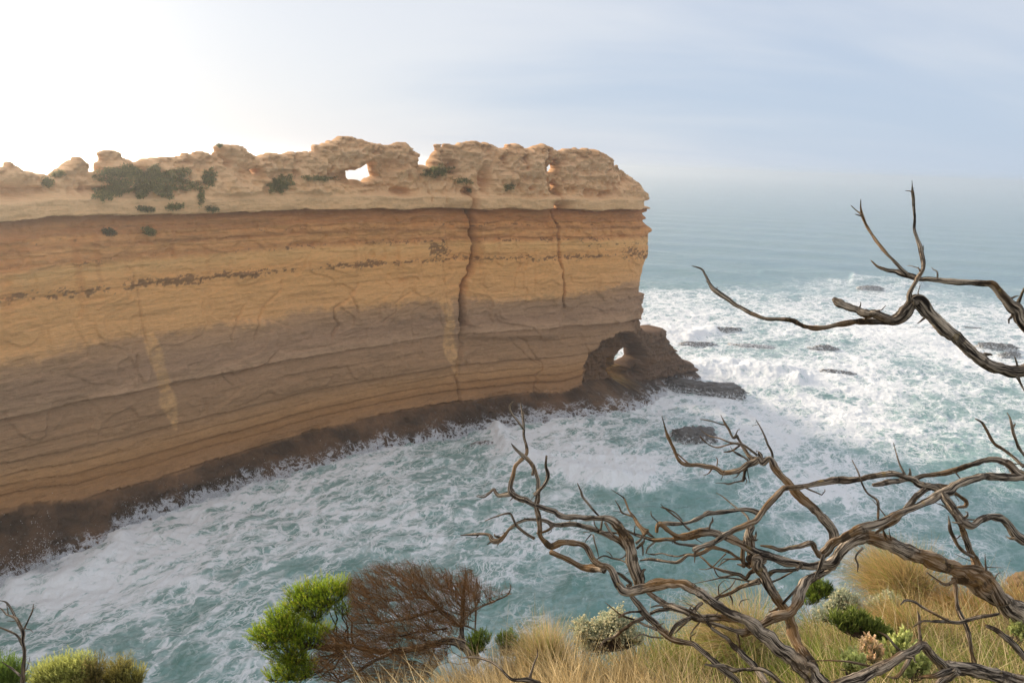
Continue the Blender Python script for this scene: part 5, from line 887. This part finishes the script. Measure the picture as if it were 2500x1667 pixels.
lv = [(150, 0.17, 0.0045, 0.0025, 0.12), (700, 0.22, 0.0024, 0.0014, 0.10), (2600, 0.27, 0.0013, 0.0009, 0.10)]
for n, dsp, ra, rb, cu in lv:
    T = in_env(n, dsp); a = attach(T, nodes, pref); A = nodes[a]; D_ = T - A; L = np.linalg.norm(D_, axis=1, keepdims=True)
    mxl = 0.5; T = A + D_ * np.minimum(1, mxl / L)
    base = np.array([0.16, 0.095, 0.046]) * RNG.uniform(0.5, 1.6, (n, 1)); base[RNG.random(n) < 0.25] *= np.array([1.5, 1.15, 0.9])
    g_, nd = strands(A, T, np.full(n, ra), np.full(n, rb), cu, 4, colr=base); tp.append(g_); nodes = np.vstack([nodes, nd[:, 2:].reshape(-1, 3)])
anc = at(*m1([(1860, 700)]).T, np.array([6.6]))[0]
for rep_ in range(6):
    A = nodes[RNG.integers(len(nodes) - 2600 * 3, len(nodes), 2600)]; rad_ = nz(A - anc)
    dr = nz(rad_ * 0.8 + np.array([-0.25, 0, 0.55]) + RNG.normal(0, 0.22, A.shape)); T = A + dr * RNG.uniform(0.06, 0.17, (len(A), 1))
    ex, ey, _w = proj(T); ok_ = inside(ex + RNG.normal(0, 7, len(T)), ey + RNG.normal(0, 7, len(T)), ENV); A, T = A[ok_], T[ok_]; n = len(A)
    base = np.array([0.27, 0.160, 0.070]) * RNG.uniform(0.5, 1.5, (n, 1))
    tp.append(strands(A, T, np.full(n, 0.0009), np.full(n, 0.0005), 0.07, 3, colr=base)[0])
v, f, cc = join(tp); mesh_obj('twigs', v - O, f, M_TWIG, parent=e, col=cc)

def bush(name, cr_, spots, depth, n, label, cat='shrub', ln=(0.03, 0.06), leaves=12, ll=0.02, lw=0.004, bc=(0.06, 0.11, 0.03), tc_=(0.2, 0.3, 0.06), up=0.7, flowers=0, fcol=(0.88, 0.82, 0.55), group=None, spread=0.7, stemc=(0.10, 0.07, 0.05)):
    S_ = cr_(spots); O = at(S_[:1, 0], S_[:1, 1] + S_[:1, 2], np.array([depth]))[0]; e = tag(empty(name, O), label, cat, group)
    P, q, j, c_ = blob_pts(cr_, spots, depth, n); ax = nz(q * (1 - up * 0.5) + np.array([-0.05, 0, up]))
    B_ = np.array(bc) * RNG.uniform(0.7, 1.2, (n, 1)); T_ = np.array(tc_) * RNG.uniform(0.7, 1.3, (n, 1))
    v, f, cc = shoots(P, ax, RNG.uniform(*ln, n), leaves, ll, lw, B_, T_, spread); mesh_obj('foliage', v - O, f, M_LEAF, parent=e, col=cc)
    (v, f, cc), _ = strands(np.repeat(O[None], n // 3, 0) + RNG.normal(0, .02, (n // 3, 3)), P[:n // 3], np.full(n // 3, 0.003), np.full(n // 3, 0.0015), 0.12, 4, colr=np.tile([stemc], (n // 3, 1))); mesh_obj('stem', v - O, f, M_TWIG, parent=e, col=cc)
    if flowers:
        P, q, j, c_ = blob_pts(cr_, spots, depth, flowers, 1.30); q[:, 2] = np.abs(q[:, 2]); r = RNG.uniform(0.006, 0.011, flowers)
        oct_v = np.array([(1, 0, 0), (0, 1, 0), (-1, 0, 0), (0, -1, 0), (0, 0, 1), (0, 0, -1)], float); oct_f = np.array([(0, 1, 4, 4), (1, 2, 4, 4), (2, 3, 4, 4), (3, 0, 4, 4), (1, 0, 5, 5), (2, 1, 5, 5), (3, 2, 5, 5), (0, 3, 5, 5)])
        v = (P[:, None] + oct_v[None] * r[:, None, None]).reshape(-1, 3); f3 = (oct_f[:, :3][None] + (np.arange(flowers) * 6)[:, None, None]).reshape(-1, 3)
        cc = np.repeat(np.array(fcol) * RNG.uniform(0.7, 1.1, (flowers, 1)), 6, axis=0); tag(mesh_obj('flower_heads', v - O, f3, M_LEAF, parent=e, col=cc), kind='stuff')
    return e
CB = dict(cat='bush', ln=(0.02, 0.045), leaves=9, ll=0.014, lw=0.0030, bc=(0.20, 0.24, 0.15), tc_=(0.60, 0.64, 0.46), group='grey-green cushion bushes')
bush('cushion_bush', m2, [(1390, 900, 115), (1300, 940, 80), (1480, 940, 90), (1180, 930, 75), (1220, 1020, 80), (1560, 990, 60)], 6.0, 3600, 'cream-flowered cushion bush, the largest, at the cliff edge left of the dead trunks', flowers=2600, **CB)
bush('cushion_bush', c8, [(1060, 800, 85), (980, 860, 60), (1120, 860, 60), (900, 910, 50)], 6.3, 1200, 'grey cushion bush right of the small bright green bush, by the golden tussock', flowers=260, **CB)
bush('cushion_bush', c8, [(1360, 815, 75), (1290, 850, 55), (1430, 840, 50)], 6.3, 900, 'grey cushion bush directly below the golden tussock', flowers=200, **CB)
GB = dict(ln=(0.04, 0.08), leaves=14, ll=0.02, lw=0.0045, bc=(0.05, 0.10, 0.015), tc_=(0.26, 0.34, 0.05), up=0.9)
bush('green_bush', c8, [(860, 700, 60), (840, 760, 60), (900, 760, 50), (800, 800, 50)], 6.9, 520, 'small bright green bush between the forked trunk and the golden tussock', **GB)
bush('green_bush', c8, [(945, 720, 24), (950, 755, 26)], 6.9, 110, 'tiny dark green sprig right of the small bright green bush', **dict(GB, tc_=(0.10, 0.17, 0.03)))
bush('green_bush', m2, [(340, 1010, 45), (395, 1000, 45), (360, 1070, 45)], 6.2, 260, 'small dark green sprig growing at the root of the brown twiggy shrub', **GB)
bush('green_bush', m2, [(560, 1010, 45), (610, 1000, 40), (660, 1040, 40), (740, 1050, 40)], 6.3, 280, 'low green sprig behind the straw grass left of the cushion bush', **GB)
bush('leafy_bush', c8, [(1130, 950, 50), (1190, 1000, 50), (1080, 1010, 44), (1270, 1020, 50), (1020, 960, 36), (1330, 1060, 40)], 4.8, 420, 'dark green leafy bush in the grass below the cushion bushes', **dict(GB, tc_=(0.22, 0.27, 0.06), ll=0.03, lw=0.008, leaves=9))
SU = dict(cat='succulent', ln=(0.04, 0.09), leaves=14, ll=0.018, lw=0.015, bc=(0.20, 0.26, 0.08), tc_=(0.66, 0.70, 0.28), up=1.1, group='pale green succulents', spread=0.9)
bush('succulent', c8, [(1240, 1170, 45), (1260, 1220, 45)], 3.9, 60, 'pinkish pale succulent above the dark lying branch', **dict(SU, tc_=(0.80, 0.58, 0.38)))
bush('succulent', c8, [(1110, 1270, 50), (1140, 1310, 40)], 3.7, 60, 'pale succulent leftmost of the group, below the pinkish one', **SU)
bush('succulent', c8, [(1460, 1140, 45), (1490, 1100, 30), (1430, 1180, 40)], 3.9, 60, 'pale green succulent beside the pale knuckle of the lying branch', **SU)
bush('succulent', c8, [(1560, 1270, 60), (1500, 1330, 50), (1620, 1320, 40)], 3.6, 70, 'pale green succulent under the pale knuckle of the lying branch', **SU)
bush('succulent', c8, [(2310, 1020, 40), (2330, 1060, 40)], 4.3, 40, 'pale green succulent at the right edge of the frame', **SU)
m3s = crop(0, 1333 + 24, 4.694)
BLS = dict(ln=(0.04, 0.13), leaves=16, ll=0.018, lw=0.0034, bc=(0.09, 0.10, 0.03), tc_=(0.55, 0.58, 0.18), up=0.9, group='small shrubs along the bottom left')
bush('coastal_shrub', m3s, [(560, 1460, 100), (700, 1420, 100), (850, 1400, 90), (940, 1380, 70), (480, 1540, 90), (800, 1520, 110), (960, 1500, 80), (640, 1540, 100)], 4.4, 1500, 'widest yellow-green shrub at the bottom left, right of the crooked twig', **BLS)
bush('coastal_shrub', m3s, [(1080, 1380, 60), (1060, 1460, 70), (1030, 1540, 60)], 4.4, 260, 'narrow brownish shrub tip beside the widest yellow-green shrub', **dict(BLS, tc_=(0.30, 0.25, 0.09)))
bush('coastal_shrub', m3s, [(1390, 1370, 60), (1370, 1440, 75), (1240, 1470, 60), (1330, 1530, 80)], 4.5, 420, 'two-tipped green and brown shrub, middle one along the bottom left', **dict(BLS, tc_=(0.36, 0.32, 0.10)))
bush('coastal_shrub', m3s, [(1550, 1460, 60), (1540, 1520, 60)], 4.5, 180, 'rightmost small shrub tip along the bottom left', **dict(BLS, tc_=(0.38, 0.36, 0.10)))
bush('coastal_shrub', m3s, [(0, 1420, 90), (90, 1470, 90), (30, 1530, 100), (160, 1520, 80)], 4.2, 700, 'dark green shrub in the very corner, left of the crooked twig', **dict(BLS, tc_=(0.20, 0.30, 0.06)))

# clay mound at the right edge
P0 = at(np.array([2512.0]), np.array([1432.0]), np.array([7.6]))[0]
v = IV.copy(); r = 1 + 0.25 * fbm(v[:, 0] * 1.6, v[:, 1] * 1.6, v[:, 2] * 1.6, 4, 601, 0.6) + 0.22 * fbm(v[:, 0] * 5, v[:, 1] * 5, v[:, 2] * 5, 4, 611, 0.6, ridge=True); v = v * r[:, None] * [0.15, 0.16, 0.12]
m, t = newmat('clay'); oc = N(t, 'ShaderNodeTexCoord').outputs['Object']; nn = NOISE(t, oc, 14.0, 6, 0.7)
bpn = N(t, 'ShaderNodeBump', ins={'Strength': 1.0, 'Distance': 0.03, 'Height': nn}); pr = N(t, 'ShaderNodeBsdfPrincipled', ins={'Base Color': MIX(t, nn, (0.07, 0.045, 0.022), (0.28, 0.19, 0.10)), 'Roughness': 0.95, 'Normal': bpn.outputs[0]}); finish(t, pr.outputs[0])
o = mesh_obj('earth_mound', v, IF, m); o.location = P0; tag(o, 'rough brown clay mound at the right edge above the grass', 'mound')

# ------------------------------------------------------------------ shrubs clinging to the far cliff
from mathutils.bvhtree import BVHTree
bt = BVHTree.FromPolygons([tuple(p) for p in VF[:, :].tolist()], [tuple(q_) for q_ in F1.tolist()])
def cliff_shrub(x, y, rx, ry, n, label, colr=(0.17, 0.175, 0.055)):
    ctr = None; P, Nn_ = [], []
    for k_ in range(n * 3):
        a = RNG.uniform(0, 6.283); r = math.sqrt(RNG.random()); wob_ = 0.75 + 0.45 * math.sin(a * 3 + x) * math.cos(a * 5 + y)
        u_, w_ = (x + rx * r * math.cos(a) * wob_) * V, (y + ry * r * math.sin(a) * wob_) * V
        d_ = nz(rays(u_, w_)); h = bt.ray_cast(Vector(CC), Vector(d_))
        if h[0] is None: continue
        P.append(h[0][:]); Nn_.append((1 - r) )
        if len(P) >= n: break
    if len(P) < 10: return
    P = np.array(P); th = np.array(Nn_)[:, None]; O = P.mean(0); toc = nz((CC - O) * np.array([1, 1, 0]))
    P = P + toc * (0.1 + 0.9 * np.sqrt(th)) * RNG.uniform(0.3, 1.0, (len(P), 1)) * min(1.0, rx / 45) * 1.3 + np.array([0, 0, 0.15])
    n = len(P); k6 = 5; pi = np.repeat(np.arange(n), k6); b = P[pi] + RNG.normal(0, 0.10, (n * k6, 3)); d_ = nz(RNG.normal(size=(n * k6, 3)) + [0, 0, 0.6] + toc * 0.6)
    c = np.array(colr) * RNG.uniform(0.45, 1.7, (n * k6, 1)); v, f, cc = blades(b, d_, np.full(n * k6, 0.2), np.full(n * k6, 0.10), np.zeros(n * k6), 1, colr=c)
    o = mesh_obj('cliff_shrub', v, f, M_LEAF, col=cc, loc=O); tag(o, label, 'shrub', group='shrubs on the cliff')
cliff_shrub(340, 420, 110, 52, 3600, 'largest dark green shrub mat on the cliff crest, far left')
cliff_shrub(245, 445, 32, 24, 500, 'shrub on the cliff hanging off the lower left of the largest mat')
cliff_shrub(268, 398, 46, 12, 420, 'narrow shrub strip under the rounded rock knob on the crest')
cliff_shrub(480, 412, 24, 22, 320, 'shrub on the crest just right of the largest mat')
cliff_shrub(462, 455, 8, 26, 130, 'thin vertical strip of shrub right of the largest mat')
cliff_shrub(645, 425, 34, 24, 700, 'oval green shrub halfway between the largest mat and the window hole')
cliff_shrub(735, 412, 42, 7, 260, 'thin green line of shrub left of the window hole')
cliff_shrub(1005, 396, 44, 15, 650, 'dark shrub in the gap between the two crag blocks')
cliff_shrub(1062, 418, 28, 8, 160, 'trailing tail of shrub sloping right below the gap')
cliff_shrub(1078, 440, 8, 6, 60, 'small round shrub above the main crack')
cliff_shrub(1168, 432, 14, 11, 130, 'small green shrub at the foot of the pale crag above the ledge')
cliff_shrub(110, 422, 14, 14, 150, 'small shrub on the crest near the left edge of the photo')
cliff_shrub(130, 402, 26, 7, 150, 'low shrub on the skyline near the left edge of the photo')
cliff_shrub(335, 483, 24, 7, 160, 'leftmost of three small shrubs on the pale ledge', (0.12, 0.13, 0.06))
cliff_shrub(402, 478, 26, 8, 170, 'middle of three small shrubs on the pale ledge')
cliff_shrub(487, 483, 20, 6, 130, 'rightmost of three small shrubs on the pale ledge', (0.12, 0.14, 0.06))
cliff_shrub(342, 534, 18, 11, 180, 'rounder shrub on the orange band below the ledge')
cliff_shrub(250, 535, 22, 8, 140, 'flatter shrub on the orange band, left of the rounder one', (0.11, 0.11, 0.06))
cliff_shrub(500, 338, 12, 7, 120, 'small shrub on top of a crag peak')
# ------------------------------------------------------------------ sea haze
hv = np.array([(x, y, z) for x in (-37000, 37000) for y in (-37000, 37000) for z in (-4.0, 51.0)], float)
hf = [(0, 1, 3, 2), (4, 6, 7, 5), (0, 4, 5, 1), (2, 3, 7, 6), (0, 2, 6, 4), (1, 5, 7, 3)]
m, t = newmat('sea_haze')
pv = N(t, 'ShaderNodeVolumePrincipled', ins={'Color': (0.985, 0.985, 1.0, 1), 'Density': 0.00058, 'Anisotropy': 0.82})
N(t, 'ShaderNodeOutputMaterial', ins={1: pv.outputs[0]})
hz = mesh_obj('haze', hv, hf, m, smooth=False)
tag(hz, 'pale sea haze over the water and cliff', 'haze', kind='stuff')
SC.cycles.volume_bounces = 4
SC.cycles.max_bounces = 6
